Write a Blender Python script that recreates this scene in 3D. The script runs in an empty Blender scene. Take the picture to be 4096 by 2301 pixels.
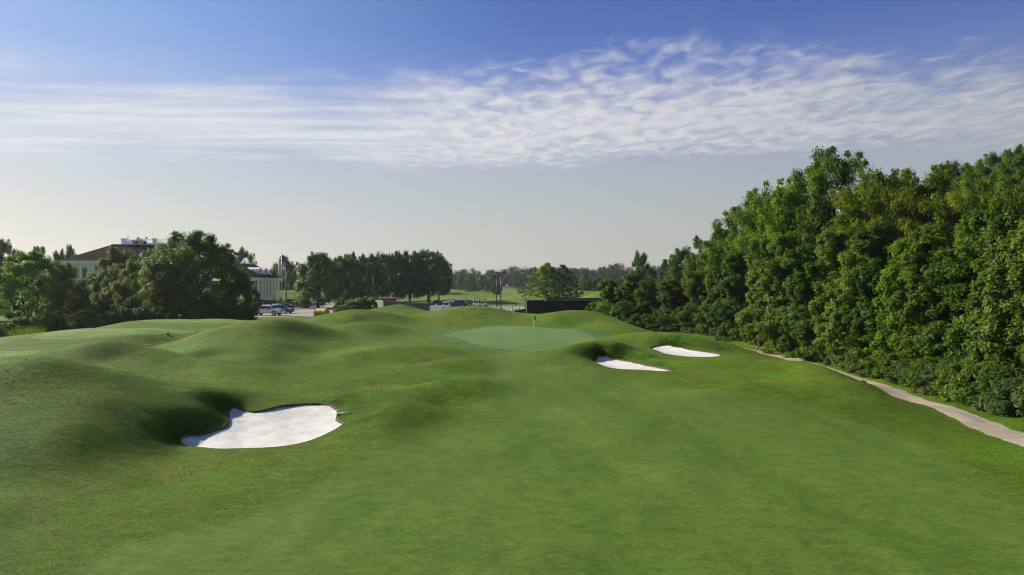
import bpy, bmesh, math, random
import numpy as np
from mathutils import Vector, Matrix
from mathutils.geometry import delaunay_2d_cdt

sc = bpy.context.scene
COL = sc.collection
R = math.radians

# ------------------------------------------------------------------ camera
H, F, HY = 6.1, 2730.0, 1130.0          # eye height (m), focal length and horizon row of the 4096 px photograph
cam_d = bpy.data.cameras.new('camera')
cam = bpy.data.objects.new('camera', cam_d); COL.objects.link(cam)
cam.location = (0, 0, H); cam.rotation_euler = (R(90), 0, 0)
cam_d.sensor_width = 36.0; cam_d.lens = 36.0 * F / 4096
cam_d.shift_y = -(2301 / 2 - HY) / 4096
cam_d.clip_start = 0.5; cam_d.clip_end = 9000
sc.camera = cam

# ------------------------------------------------------------------ sun and sky
SUN_EL, SUN_DIR = R(27), Vector((-0.885, 0.465, 0)).normalized()
sun_v = Vector((SUN_DIR.x * math.cos(SUN_EL), SUN_DIR.y * math.cos(SUN_EL), math.sin(SUN_EL)))
sl = bpy.data.lights.new('sun', 'SUN'); sl.energy = 5.0; sl.angle = R(0.55); sl.color = (1.0, 0.93, 0.82)
so = bpy.data.objects.new('sun', sl); COL.objects.link(so)
so.rotation_euler = sun_v.to_track_quat('Z', 'Y').to_euler()
sc.view_settings.view_transform = 'Standard'; sc.view_settings.look = 'None'
sc.view_settings.exposure = 0.90; sc.view_settings.gamma = 1.0; sc.view_settings.use_curve_mapping = False
sc.cycles.max_bounces = 6; sc.cycles.diffuse_bounces = 3; sc.cycles.glossy_bounces = 2
sc.cycles.transmission_bounces = 3; sc.cycles.transparent_max_bounces = 8; sc.cycles.volume_bounces = 0
sc.cycles.caustics_reflective = False; sc.cycles.caustics_refractive = False
try:
    sc.cycles.use_denoising = True; sc.cycles.denoiser = 'OPENIMAGEDENOISE'; sc.cycles.denoising_input_passes = 'RGB_ALBEDO_NORMAL'; sc.cycles.filter_width = 1.15; sc.cycles.sample_clamp_indirect = 4.0
except Exception:
    pass

class NT:
    """short-hand for building node trees"""
    def __init__(s, tree):
        s.t = tree
    def n(s, typ, ins=None, **props):
        nd = s.t.nodes.new(typ)
        for k, v in props.items():
            setattr(nd, k, v)
        for k, v in (ins or {}).items():
            sock = nd.inputs[k]
            if isinstance(v, bpy.types.NodeSocket):
                s.t.links.new(v, sock)
            else:
                sock.default_value = v
        return nd
    def math(s, op, a, b=0.0, c=0.0, clamp=False):
        nd = s.n('ShaderNodeMath', {0: a, 1: b, 2: c}, operation=op, use_clamp=clamp)
        return nd.outputs[0]
    def mix(s, fac, a, b, blend='MIX'):
        nd = s.t.nodes.new('ShaderNodeMix'); nd.data_type = 'RGBA'; nd.blend_type = blend
        for i, v in ((0, fac), (6, a), (7, b)):
            if isinstance(v, bpy.types.NodeSocket):
                s.t.links.new(v, nd.inputs[i])
            else:
                nd.inputs[i].default_value = (*v, 1) if (i and len(v) == 3) else v
        return nd.outputs[2]
    def ramp(s, fac, stops, interp='LINEAR'):
        nd = s.n('ShaderNodeValToRGB', {0: fac}); cr = nd.color_ramp; cr.interpolation = interp
        while len(cr.elements) < len(stops):
            cr.elements.new(0.5)
        for e, (p, c) in zip(cr.elements, stops):
            e.position = p; e.color = (*c, 1) if isinstance(c, tuple) else (c, c, c, 1)
        return nd.outputs[0]
    def smooth(s, v, lo, hi):
        nd = s.n('ShaderNodeMapRange', {0: v, 1: lo, 2: hi, 3: 0.0, 4: 1.0}, interpolation_type='SMOOTHSTEP')
        return nd.outputs[0]
    def noise(s, vec, scale, detail=4.0, rough=0.55, dist=0.0, lac=2.0):
        nd = s.n('ShaderNodeTexNoise', {'Vector': vec, 'Scale': scale, 'Detail': detail, 'Roughness': rough,
                                       'Distortion': dist, 'Lacunarity': lac})
        return nd.outputs[0]
    def mapping(s, vec, scale=(1, 1, 1), loc=(0, 0, 0), rot=(0, 0, 0)):
        return s.n('ShaderNodeMapping', {0: vec, 1: loc, 2: rot, 3: scale}).outputs[0]

world = bpy.data.worlds.new('World'); sc.world = world; world.use_nodes = True
wt = world.node_tree; wt.nodes.clear(); w = NT(wt)
SKY_STRENGTH = 0.10
SKY_RAW = False
def build_world():
    sky = w.n('ShaderNodeTexSky', sky_type='NISHITA', sun_disc=False)
    sky.sun_elevation = SUN_EL
    sky.sun_rotation = math.atan2(sun_v.x, sun_v.y)
    sky.altitude = 100; sky.air_density = 1.0; sky.dust_density = 1.2; sky.ozone_density = 2.0
    bg = w.n('ShaderNodeBackground', {1: SKY_STRENGTH})
    out = w.n('ShaderNodeOutputWorld', {0: bg.outputs[0]})
    if SKY_RAW:
        wt.links.new(sky.outputs[0], bg.inputs[0]); return
    d = w.n('ShaderNodeTexCoord').outputs['Generated']
    sx = w.n('ShaderNodeSeparateXYZ', {0: d})
    x, y, z = sx.outputs
    zz = w.math('MAXIMUM', z, 0.0)
    dot = w.n('ShaderNodeVectorMath', {0: d, 1: tuple(sun_v)}, operation='DOT_PRODUCT').outputs['Value']
    # haze near the horizon, deep blue above, brighter towards the sun
    grad = w.ramp(zz, [(p, tuple(c * SKY_GAIN for c in col)) for p, col in SKY_COL])
    side_f = w.n('ShaderNodeMapRange', {0: dot, 1: -0.5, 2: 0.9, 3: 0.74, 4: 1.24}).outputs[0]
    # the sky is dimmest across the sun and is raised opposite it, out of view, to fill shaded fronts
    side_f = w.math('ADD', side_f, w.math('MULTIPLY', w.smooth(w.math('MULTIPLY', dot, -1.0), 0.2, 0.95), 0.40))
    grad = w.n('ShaderNodeVectorMath', {0: grad, 3: side_f}, operation='SCALE').outputs[0]
    glow = w.math('MULTIPLY', w.smooth(dot, 0.50, 1.0), w.smooth(zz, 0.12, 0.34))
    grad = w.mix(w.math('MULTIPLY', glow, 0.5), grad, tuple(c * SKY_GAIN for c in (.30, .56, .90)))
    skyc = w.mix(0.86, sky.outputs[0], grad)
    # clouds lie on a flat layer overhead: project the view direction on it
    zc = w.math('MAXIMUM', z, 0.03)
    u = w.math('DIVIDE', x, zc); v = w.math('DIVIDE', y, zc)
    pv = w.n('ShaderNodeCombineXYZ', {0: u, 1: v, 2: 0.0}).outputs[0]
    wob = w.noise(w.mapping(pv, (0.42, 0.25, 1), (3.1, 0.4, 0)), 1.0, 3.0, 0.5)
    wob2 = w.noise(w.mapping(pv, (1.3, 0.8, 1), (7.7, 1.3, 0)), 1.0, 4.0, 0.6)
    vv = w.math('ADD', v, w.math('MULTIPLY', u, 0.07))
    vv = w.math('ADD', vv, w.math('MULTIPLY', w.math('SUBTRACT', wob, 0.5), 1.15))
    vv = w.math('ADD', vv, w.math('MULTIPLY', w.math('SUBTRACT', wob2, 0.5), 1.2))
    near = w.smooth(vv, 2.80, 3.65)
    far = w.math('SUBTRACT', 1.0, w.smooth(w.math('ADD', vv, w.math('MULTIPLY', w.math('ABSOLUTE', u), 0.22)), 4.5, 6.7))
    band = w.math('MULTIPLY', near, far)
    cells = w.noise(w.mapping(pv, (7.6, 5.0, 1), (0, 0, 0), (0, 0, 0.35)), 1.0, 4.0, 0.52, 0.5)
    streak = w.noise(w.mapping(pv, (0.55, 3.4, 1), (2, 5, 0), (0, 0, -0.05)), 1.0, 7.0, 0.60, 0.5)
    side = w.smooth(w.math('DIVIDE', x, w.math('MAXIMUM', y, 0.05)), -0.38, 0.08)
    tex = w.n('ShaderNodeMix', {0: side, 2: streak, 3: cells}).outputs[0]
    patch = w.noise(w.mapping(pv, (0.9, 1.3, 1), (4.4, 9.1, 0)), 1.0, 3.0, 0.5)
    core = w.math('MULTIPLY', w.smooth(vv, 3.4, 4.6), 0.16)
    dn = w.math('ADD', tex, w.math('ADD', w.math('MULTIPLY', w.math('SUBTRACT', patch, 0.5), 0.55), core))
    dn = w.math('ADD', dn, w.math('MULTIPLY', w.math('SUBTRACT', band, 1.0), 0.42))
    dn = w.math('SUBTRACT', dn, w.math('MULTIPLY', w.math('SUBTRACT', 1.0, side), 0.03))
    dens = w.math('MULTIPLY', w.smooth(dn, 0.08, 0.82), w.smooth(band, 0.0, 0.45))
    # loose wisps above the band and a thin veil on the left
    wisp = w.noise(w.mapping(pv, (1.6, 3.0, 1), (11.3, 4.2, 0)), 1.0, 6.0, 0.6, 0.5)
    wz = w.math('MULTIPLY', w.smooth(vv, 2.4, 3.0), w.math('SUBTRACT', 1.0, w.smooth(vv, 5.4, 6.6)))
    wisp = w.math('MULTIPLY', w.smooth(wisp, 0.58, 0.80), wz)
    veil = w.noise(w.mapping(pv, (0.35, 0.9, 1), (1.0, 2.2, 0)), 1.0, 3.0, 0.5)
    left = w.math('SUBTRACT', 1.0, w.smooth(w.math('DIVIDE', x, w.math('MAXIMUM', y, 0.05)), -0.80, -0.25))
    veil = w.math('MULTIPLY', w.math('MULTIPLY', w.smooth(veil, 0.3, 0.7), left), w.math('MULTIPLY', w.smooth(vv, 2.3, 3.3), w.math('MULTIPLY', far, 0.6)))
    dens = w.math('MAXIMUM', dens, w.math('MULTIPLY', wisp, 0.7))
    dens = w.math('MAXIMUM', dens, veil)
    dens = w.math('MULTIPLY', dens, 0.92)
    lit = w.smooth(dot, -0.45, 0.85)
    cc = w.mix(lit, CLOUD_DARK, CLOUD_LIGHT)
    shade = w.math('ADD', 0.80, w.math('MULTIPLY', tex, 0.38))
    cc = w.n('ShaderNodeVectorMath', {0: cc, 3: shade}, operation='SCALE').outputs[0]
    col = w.mix(dens, skyc, cc)
    wt.links.new(col, bg.inputs[0])
SKY_GAIN = 5.35
SKY_COL = [(0.0, (.44, .42, .39)), (.084, (.43, .42, .405)), (.156, (.385, .40, .445)), (.225, (.24, .29, .47)), (.291, (.115, .18, .47)), (.338, (.060, .122, .41)), (.39, (.042, .096, .35)), (.6, (.05, .10, .28)), (1.0, (.05, .09, .22))]
CLOUD_DARK, CLOUD_LIGHT = (2.25, 2.3, 2.5), (4.2, 4.22, 4.3)
build_world()

# ------------------------------------------------------------------ helpers
def tag(o, label=None, cat=None, group=None, kind=None):
    if label: o['label'] = label
    if cat: o['category'] = cat
    if group: o['group'] = group
    if kind: o['kind'] = kind
    return o
def link(o, parent=None):
    COL.objects.link(o)
    if parent is not None: o.parent = parent
    return o
def empty(name, loc=(0, 0, 0), rz=0.0):
    o = bpy.data.objects.new(name, None); link(o)
    o.empty_display_size = 0.3; o.location = loc; o.rotation_euler = (0, 0, rz)
    return o
def mesh_obj(name, me, parent=None):
    return link(bpy.data.objects.new(name, me), parent)
def smooth(me, on=True):
    me.polygons.foreach_set('use_smooth', np.full(len(me.polygons), on, dtype=bool))
def np_mesh(name, V, Fc, mat=None, smooth_on=True):
    """mesh from an (n,3) array and an (m,3|4) array or list of faces"""
    me = bpy.data.meshes.new(name)
    V = np.asarray(V, dtype=np.float32)
    if isinstance(Fc, np.ndarray):
        k = Fc.shape[1]; m = len(Fc)
        me.vertices.add(len(V)); me.vertices.foreach_set('co', V.ravel())
        me.loops.add(m * k); me.loops.foreach_set('vertex_index', Fc.astype(np.int32).ravel())
        me.polygons.add(m)
        me.polygons.foreach_set('loop_start', np.arange(0, m * k, k, dtype=np.int32))
        try:
            me.polygons.foreach_set('loop_total', np.full(m, k, dtype=np.int32))
        except Exception:
            pass
        me.update(calc_edges=True); me.validate()
    else:
        me.from_pydata([tuple(map(float, v)) for v in V], [], [tuple(int(i) for i in f) for f in Fc]); me.update()
    if mat: me.materials.append(mat)
    if smooth_on: smooth(me)
    return me
class MB:
    """collects simple shapes into one mesh"""
    def __init__(s): s.bm = bmesh.new()
    def box(s, x0, x1, y0, y1, z0, z1, bevel=0.0, rot=None, at=(0, 0, 0)):
        r = bmesh.ops.create_cube(s.bm, size=1.0)['verts']
        M = Matrix.Translation(((x0 + x1) / 2, (y0 + y1) / 2, (z0 + z1) / 2)) @ Matrix.Diagonal((x1 - x0, y1 - y0, z1 - z0, 1))
        if rot is not None: M = Matrix.Translation(at) @ rot.to_4x4() @ M
        bmesh.ops.transform(s.bm, matrix=M, verts=r)
        if bevel:
            es = {e for v in r for e in v.link_edges}
            bmesh.ops.bevel(s.bm, geom=list(es), offset=bevel, segments=1, affect='EDGES')
        return s
    def tube(s, pts, rad, seg=8, cap=True):
        pts = [Vector(p) for p in pts]
        rad = [rad] * len(pts) if isinstance(rad, (int, float)) else rad
        rings = []
        for i, p in enumerate(pts):
            t = (pts[min(i + 1, len(pts) - 1)] - pts[max(i - 1, 0)])
            t = t.normalized() if t.length > 1e-9 else Vector((0, 0, 1))
            a = t.orthogonal().normalized() if abs(t.z) > 0.98 else t.cross(Vector((0, 0, 1))).normalized()
            b = t.cross(a).normalized()
            rings.append([s.bm.verts.new(p + (a * math.cos(q) + b * math.sin(q)) * rad[i])
                          for q in [2 * math.pi * k / seg for k in range(seg)]])
        for r0, r1 in zip(rings, rings[1:]):
            for k in range(seg):
                f = s.bm.faces.new((r0[k], r0[(k + 1) % seg], r1[(k + 1) % seg], r1[k])); f.smooth = True
        if cap:
            s.bm.faces.new(rings[0][::-1]); s.bm.faces.new(rings[-1])
        return s
    def prism(s, poly, y0, y1, axis='y'):
        """extrude a polygon: (x,z) along y, (x,y) along z or (y,z) along x"""
        mk = {'y': lambda p, t: (p[0], t, p[1]), 'z': lambda p, t: (p[0], p[1], t), 'x': lambda p, t: (t, p[0], p[1])}[axis]
        a = [s.bm.verts.new(mk(p, y0)) for p in poly]; b = [s.bm.verts.new(mk(p, y1)) for p in poly]
        n = len(poly)
        for i in range(n):
            s.bm.faces.new((a[i], a[(i + 1) % n], b[(i + 1) % n], b[i]))
        s.bm.faces.new(a[::-1]); s.bm.faces.new(b)
        return s
    def face(s, pts):
        s.bm.faces.new([s.bm.verts.new(p) for p in pts]); return s
    def mesh(s, name, mat=None, shade=False):
        bmesh.ops.recalc_face_normals(s.bm, faces=s.bm.faces[:])
        me = bpy.data.meshes.new(name); s.bm.to_mesh(me); s.bm.free()
        if mat: me.materials.append(mat)
        if shade: smooth(me)
        return me
    def build(s, name, mat=None, parent=None, shade=False):
        return mesh_obj(name, s.mesh(name, mat, shade), parent)
def copy_tree(o, parent=None):
    c = o.copy(); link(c, parent)
    for ch in list(o.children):
        copy_tree(ch, c)
    return c
def X(px, d): return (px - 2048.0) / F * d
def at(px, py, d): return Vector((X(px, d), d, H + (HY - py) / F * d))

def catmull(pts, step, closed=True):
    """smooth curve through the points, resampled at about the given step"""
    P = np.asarray(pts, float); n = len(P); out = []
    rng_i = range(n) if closed else range(n - 1)
    for i in rng_i:
        if closed:
            p0, p1, p2, p3 = P[(i - 1) % n], P[i], P[(i + 1) % n], P[(i + 2) % n]
        else:
            p0, p1, p2, p3 = P[max(i - 1, 0)], P[i], P[i + 1], P[min(i + 2, n - 1)]
        k = max(1, int(np.linalg.norm((p2 - p1)[:2]) / step))
        for j in range(k):
            t = j / k
            out.append(0.5 * ((2 * p1) + (-p0 + p2) * t + (2 * p0 - 5 * p1 + 4 * p2 - p3) * t * t + (-p0 + 3 * p1 - 3 * p2 + p3) * t ** 3))
    if not closed: out.append(P[-1])
    return np.array(out)
def inside(px, py, poly):
    """even-odd test of points against a polygon"""
    r = np.zeros(np.shape(px), bool); n = len(poly)
    for i in range(n):
        x0, y0 = poly[i][:2]; x1, y1 = poly[(i + 1) % n][:2]
        c = (y0 > py) != (y1 > py)
        r ^= c & (px < (x1 - x0) * (py - y0) / ((y1 - y0) if y1 != y0 else 1e-9) + x0)
    return r
def seg_dist(px, py, poly, closed=True):
    d2 = np.full(np.shape(px), 1e18); n = len(poly)
    for i in range(n if closed else n - 1):
        x0, y0 = poly[i][:2]; x1, y1 = poly[(i + 1) % n][:2]
        dx, dy = x1 - x0, y1 - y0; L = dx * dx + dy * dy + 1e-12
        t = np.clip(((px - x0) * dx + (py - y0) * dy) / L, 0, 1)
        d2 = np.minimum(d2, (px - x0 - t * dx) ** 2 + (py - y0 - t * dy) ** 2)
    return np.sqrt(d2)
def sdist(px, py, poly):
    """signed distance, positive inside"""
    d = seg_dist(px, py, poly)
    return np.where(inside(px, py, poly), d, -d)
def sstep(v, lo, hi):
    t = np.clip((v - lo) / (hi - lo), 0, 1); return t * t * (3 - 2 * t)

# ------------------------------------------------------------------ materials
MATS = {}
def new_mat(name):
    m = bpy.data.materials.new(name); m.use_nodes = True; m.node_tree.nodes.clear()
    t = NT(m.node_tree); out = t.n('ShaderNodeOutputMaterial')
    MATS[name] = m
    return m, t, out
def plain(name, col, rough=0.6, metal=0.0, spec=0.4, var=0.12, nscale=6.0, bump=0.0, coat=0.0):
    m, t, out = new_mat(name)
    tc = t.n('ShaderNodeTexCoord').outputs['Object']
    nz = t.noise(tc, nscale, 5.0, 0.6)
    c = t.mix(t.smooth(nz, 0.25, 0.75), tuple(v * (1 - var) for v in col), tuple(min(1, v * (1 + var)) for v in col))
    b = t.n('ShaderNodeBsdfPrincipled', {'Base Color': c, 'Roughness': rough, 'Metallic': metal, 'Specular IOR Level': spec, 'Coat Weight': coat})
    if bump:
        t.t.links.new(t.n('ShaderNodeBump', {'Strength': 0.5, 'Distance': bump, 'Height': nz}).outputs[0], b.inputs['Normal'])
    t.t.links.new(b.outputs[0], out.inputs[0])
    return m
# ------------------------------------------------------------------ the lie of the land
def zp(px, z, d): return (X(px, d), d, z)
CP = []
def crest(*pts):
    CP.extend([tuple(at(*p)) for p in pts])
def zpts(*pts):
    CP.extend([zp(*p) for p in pts])

# mound nearest on the left
crest((-420, 1455, 30), (-180, 1452, 30.5), (0, 1447, 31), (90, 1432, 31.2), (179, 1428, 31.5), (326, 1450, 32.3), (489, 1493, 33.3), (600, 1524, 33.6), (690, 1550, 33.3))
zpts((-500, .2, 22), (-300, -.1, 20.5), (0, -.25, 20.5), (300, -.4, 21.5), (500, -.48, 22.5), (60, 1.75, 28.3), (300, 1.5, 28.6), (60, .9, 25.4), (300, .72, 25.6), (470, .62, 27.4), (560, 1.0, 30.5), (-300, 1.2, 26),
     (-400, -.3, 17), (0, -.38, 17.5), (500, -.5, 19), (-100, -.15, 19.0))
# second mound
crest((60, 1440, 42), (196, 1423, 43.5), (245, 1401, 44.5), (353, 1368, 46), (462, 1359, 46.5), (543, 1374, 46.5), (652, 1401, 46), (761, 1434, 45), (870, 1455, 44), (978, 1472, 43), (1087, 1502, 42), (1196, 1521, 41), (1400, 1531, 40.5))
zpts((100, .85, 37), (300, .68, 38), (462, .55, 38.5), (620, .45, 38.5), (760, .38, 38.5), (462, 1.14, 44.1), (380, 1.18, 43.5), (300, 1.15, 42.7), (560, 1.10, 43.9), (640, .88, 43.5), (470, .86, 41.6), (350, .85, 41.2), (600, .7, 41.4), (720, .62, 42.5), (870, .55, 40), (1000, .32, 38.5), (1200, .12, 38), (1400, .06, 37.5))
zpts((350, .95, 50.5), (500, .9, 51), (650, .72, 51), (800, .55, 49), (950, .5, 46), (-200, .9, 38), (-100, 1.0, 46))
# big mound with the dark right flank
crest((625, 1387, 55), (707, 1363, 57), (815, 1325, 59), (924, 1298, 60.5), (1000, 1284, 61.3), (1060, 1278, 62), (1114, 1277, 62), (1160, 1280, 62.5), (1196, 1284, 63), (1277, 1302, 64), (1400, 1326, 65), (1520, 1345, 66), (1640, 1357, 67))
crest((1080, 1308, 59.4), (1060, 1348, 56.3), (1035, 1395, 51), (990, 1435, 48.3))
crest((1180, 1331, 60.3), (1250, 1412, 55.0), (1400, 1393, 58), (1330, 1368, 60.5), (1150, 1372, 56))
crest((800, 1400, 50.5), (700, 1422, 49.3), (880, 1350, 55))
zpts((700, .75, 60), (900, 1.3, 66), (1100, 1.45, 69), (1250, .95, 70), (1400, .6, 71), (1550, .35, 72), (800, 1.0, 66))
# lower ridges in front of the bowl
crest((1250, 1440, 51), (1400, 1415, 51.5), (1551, 1391, 53.5), (1703, 1387, 55), (1834, 1422, 54), (1500, 1480, 46), (1350, 1490, 46))
crest((1642, 1490, 44), (1753, 1440, 47), (1874, 1432, 48.5), (1950, 1450, 48.5))
crest((1602, 1549, 38.5), (1753, 1523, 39), (1905, 1514, 40), (1985, 1528, 39.5))
zpts((1650, .03, 41.7), (1753, .1, 42.5), (1900, .2, 43), (1600, .28, 50), (1750, .3, 51))
crest((1763, 1634, 33.2), (1870, 1640, 34))
crest((1500, 1574, 35), (1400, 1564, 35.5), (1652, 1596, 34.3))
zpts((1500, .0, 29.3), (1450, -.05, 31), (1500, -.36, 26), (1300, -.52, 24), (1650, -.3, 30), (1560, .22, 32))

# bunkers: planes on which their outlines lie
def on_plane(px, py, a, b):
    k = (py - HY) / F
    return tuple(at(px, py, (H - a) / (k + b)))
B1 = [(715,1760),(733,1741),(768,1727),(817,1718),(866,1706),(897,1696),(911,1682),(914,1659),(913,1640),(935,1631),(977,1634),(1019,1639),(1072,1634),(1124,1622),(1176,1615),(1229,1612),(1281,1613),(1320,1619),(1344,1631),(1353,1643),(1348,1657),(1351,1671),(1376,1689),(1369,1699),(1327,1724),(1264,1755),(1194,1776),(1089,1792),(984,1798),(897,1795),(810,1785),(757,1774)]
B2 = [(2372,1444),(2386,1433),(2410,1428),(2450,1433),(2499,1441),(2545,1450),(2584,1459),(2635,1467),(2683,1481),(2660,1484),(2627,1484),(2560,1481),(2499,1476),(2450,1469),(2422,1463),(2392,1453)]
B3 = [(2600,1390),(2620,1382),(2653,1380),(2700,1386),(2755,1397),(2800,1404),(2841,1409),(2870,1414),(2883,1420),(2870,1426),(2841,1428),(2790,1428),(2734,1425),(2695,1420),(2661,1414),(2628,1401)]
BPL = [(-2.79, .08), (-2.7, .05), (-2.97, .05)]
BUNKERS = []
for k, (poly, (a, b)) in enumerate(zip((B1, B2, B3), BPL)):
    w3 = [on_plane(px, py, a, b) for px, py in poly]
    BUNKERS.append((np.array(w3), a, b))
    CP.extend(w3 if k else w3[::2])
# banks round them
crest((775, 1572, 32.8), (827, 1568, 33.5), (914, 1578, 34.3), (1019, 1587, 35.2), (1124, 1586, 36), (1229, 1580, 36.4), (1334, 1574, 36.4), (1438, 1572, 36))
crest((700, 1600, 31.5), (645, 1645, 29.7), (628, 1695, 28.4), (660, 1745, 28.0))
crest((800, 1625, 31.5))
crest((1438, 1655, 32.3), (1450, 1700, 30.2), (1380, 1760, 28))
zpts((700, -.56, 26.3), (850, -.62, 25.6), (1000, -.63, 25.6), (1200, -.58, 26), (600, -.35, 26))
crest((2340, 1413, 54.5), (2380, 1399, 55.2), (2435, 1393, 55.4), (2520, 1399, 55.2), (2580, 1418, 54), (2640, 1442, 52), (2700, 1470, 49.5))
crest((2330, 1440, 52), (2370, 1470, 47.5))
zpts((2300, .05, 50), (2500, -.12, 45.5), (2650, -.12, 46))
crest((2552, 1363, 66), (2590, 1350, 66), (2648, 1341, 65.5), (2691, 1342, 64.5), (2755, 1353, 63.2), (2830, 1378, 61.5), (2895, 1408, 60))
zpts((2560, .12, 60), (2700, .0, 56), (2850, -.05, 56), (2930, -.1, 57))
crest((2499, 1337, 72), (2584, 1329, 69), (2648, 1328, 67.5), (2712, 1337, 66.5), (2776, 1352, 66), (2819, 1362, 66.5), (2875, 1363, 69), (2934, 1378, 68), (3011, 1406, 63), (3088, 1438, 58))
crest((2500, 1380, 60), (2560, 1402, 56.5), (2650, 1440, 53.2))
crest((2800, 1480, 47.5), (2950, 1530, 40.5))
# mound on the right by the path
crest((3054, 1444, 52), (3100, 1443, 50.5), (3155, 1444, 49), (3225, 1449, 47.5), (3270, 1461, 46), (3318, 1481, 44.3), (3400, 1515, 42), (3470, 1537, 40.5))
zpts((3050, -.08, 42), (3300, -.15, 37.5), (2950, -.05, 44), (3150, .15, 46), (3500, -.75, 34), (3400, -.45, 35.5), (3000, -.2, 37), (2800, -.1, 38))
# putting green and what rises behind it
GPL = (-.66, .0135)
GREEN = [(1776,1342),(1800,1333),(1850,1323),(1910,1313),(1980,1307),(2056,1305),(2130,1307),(2210,1311),(2280,1319),(2325,1327),(2358,1338),(2375,1350),(2376,1362),(2360,1376),(2328,1388),(2280,1398),(2220,1404),(2131,1405),(2040,1402),(1960,1393),(1900,1380),(1850,1362),(1810,1349)]
GW = np.array([on_plane(px, py, *GPL) for px, py in GREEN])
CP.extend([tuple(p) for p in GW[::2]])
zpts((2056, .36, 78), (2131, .3, 72), (2056, .22, 65), (2250, .3, 72), (1920, .32, 75))
crest((2300, 1300, 88.5), (2100, 1297, 90), (1920, 1298, 89), (1780, 1312, 86), (2420, 1320, 80), (2480, 1345, 73), (2420, 1365, 66))
crest((1716, 1246, 102), (1796, 1235, 101), (1840, 1230, 100.5), (1883, 1226, 100), (1919, 1226, 100), (1968, 1231, 100), (2016, 1242, 99), (2052, 1254, 98), (2089, 1262, 97), (2125, 1262, 97), (2173, 1254, 96), (2250, 1244, 95), (2308, 1241, 94), (2370, 1247, 93), (2430, 1264, 91), (2500, 1290, 88), (2560, 1313, 85), (2596, 1328, 82))
crest((1900, 1262, 94.5), (2300, 1272, 90.5))
crest((1350, 1302, 76), (1444, 1287, 77), (1538, 1296, 77), (1600, 1311, 77), (1700, 1331, 76.5))
crest((1201, 1284, 88), (1237, 1272, 89), (1301, 1257, 90), (1366, 1245, 91), (1432, 1238, 92), (1481, 1240, 93), (1528, 1248, 93), (1590, 1265, 92), (1648, 1284, 91), (1740, 1300, 88))
crest((1491, 1237, 108), (1538, 1227, 107.5), (1597, 1219, 107), (1637, 1225, 107), (1679, 1238, 106))
crest((1650, 1262, 98.5), (1620, 1245, 101.5), (1420, 1265, 86))
zpts((1444, .85, 83), (1300, .8, 82), (1600, .6, 83.5), (1750, .35, 82), (1480, 1.35, 99), (1400, 1.0, 98), (1250, .5, 100), (1300, .3, 106), (1500, 1.0, 112), (1700, .8, 112), (1900, .8, 110), (2100, .4, 108), (2300, .6, 106), (2450, .2, 100))
# tees on the left
crest((0, 1371, 56), (125, 1347, 60), (217, 1325, 66), (326, 1315, 69.5), (435, 1313, 70.5), (600, 1313, 71), (750, 1320, 70), (770, 1330, 67))
crest((300, 1358, 59.5), (150, 1360, 57.5), (450, 1352, 60.5), (600, 1345, 62), (700, 1336, 64), (300, 1398, 53.5), (450, 1385, 55.5))
zpts((-150, 1.0, 50), (0, 1.05, 49.5), (200, 1.0, 50), (100, 1.03, 46.5), (-150, .95, 60), (-350, .7, 50), (-300, .2, 64))
crest((500, 1290, 80.5), (543, 1284, 82), (625, 1279, 84), (720, 1278, 85), (850, 1278, 86), (978, 1280, 86.5), (1060, 1286, 86))
zpts((625, 1.32, 79.8), (850, 1.32, 79.8), (1000, 1.2, 79), (600, 1.12, 75.5), (800, 1.02, 75.5), (950, 1.0, 74), (1120, .9, 78))
zpts((640, .62, 58.5), (600, .66, 60.5), (700, .66, 61.5))
zpts((600, .5, 94), (850, .4, 94), (1000, .35, 96), (1150, .4, 95), (400, .2, 88), (300, .1, 82), (150, -.3, 76), (-50, -.5, 70), (-300, -.6, 80), (100, -.4, 95), (500, .0, 105), (800, .0, 106), (1000, .0, 108))
crest((1106, 1277, 112), (1160, 1266, 114), (1200, 1264, 115), (1245, 1270, 117))
# fairway, its far right side, the path
for d, row in ((8, (-.5, -.55, -.6, -.65, -.7, -.75)), (14, (-.42, -.5, -.58, -.62, -.68, -.74)), (18, (None, None, -.58, -.62, -.7, -.8)), (23, (None, None, -.55, -.55, -.66, -.82)),
               (29, (None, None, -.45, -.46, -.58, -.85)), (35, (None, None, -.28, -.28, -.42, None)), (41, (None, None, -.1, -.1, -.15, None)), (50, (None, None, .07, .06, None, None))):
    for px, z in zip((100, 900, 1750, 2250, 2900, 3600), row):
        if z is not None: CP.append(zp(px, z, d))
PATH_C = [(21.0, 14), (21.6, 22), (22.6, 28), (23.4, 34), (24.1, 41), (24.7, 48), (25.2, 55), (25.4, 61), (25.2, 66), (24.3, 71), (22.6, 76), (20.6, 82), (19.4, 90)]
PATH_Z = [-.88, -.9, -.92, -.92, -.9, -.88, -.86, -.84, -.83, -.82, -.75, -.6, -.4]
for (x, y), z in zip(PATH_C, PATH_Z):
    CP.append((x - 1.6, y, z)); CP.append((x + 1.7, y, z + .03))
for y in (8, 20, 34, 48, 62, 76, 95):
    CP.append((31, y, -.55)); CP.append((38, y, -.1)); CP.append((48, y, .3))
for y in (0, -8):
    for x in (-40, -15, 10, 35): CP.append((x, y, -.6))
for px in range(-1600, 4600, 300):
    for d in (121, 132): CP.append(zp(px, 0.0, d))
for y in (30, 50, 70, 90, 108): CP.append((-78, y, -.3)); CP.append((-62, y, -.2 if y > 60 else .3))
CP.append((-50, 20, .2)); CP.append((-40, 24, .3)); CP.append((-55, 36, .6))

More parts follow.
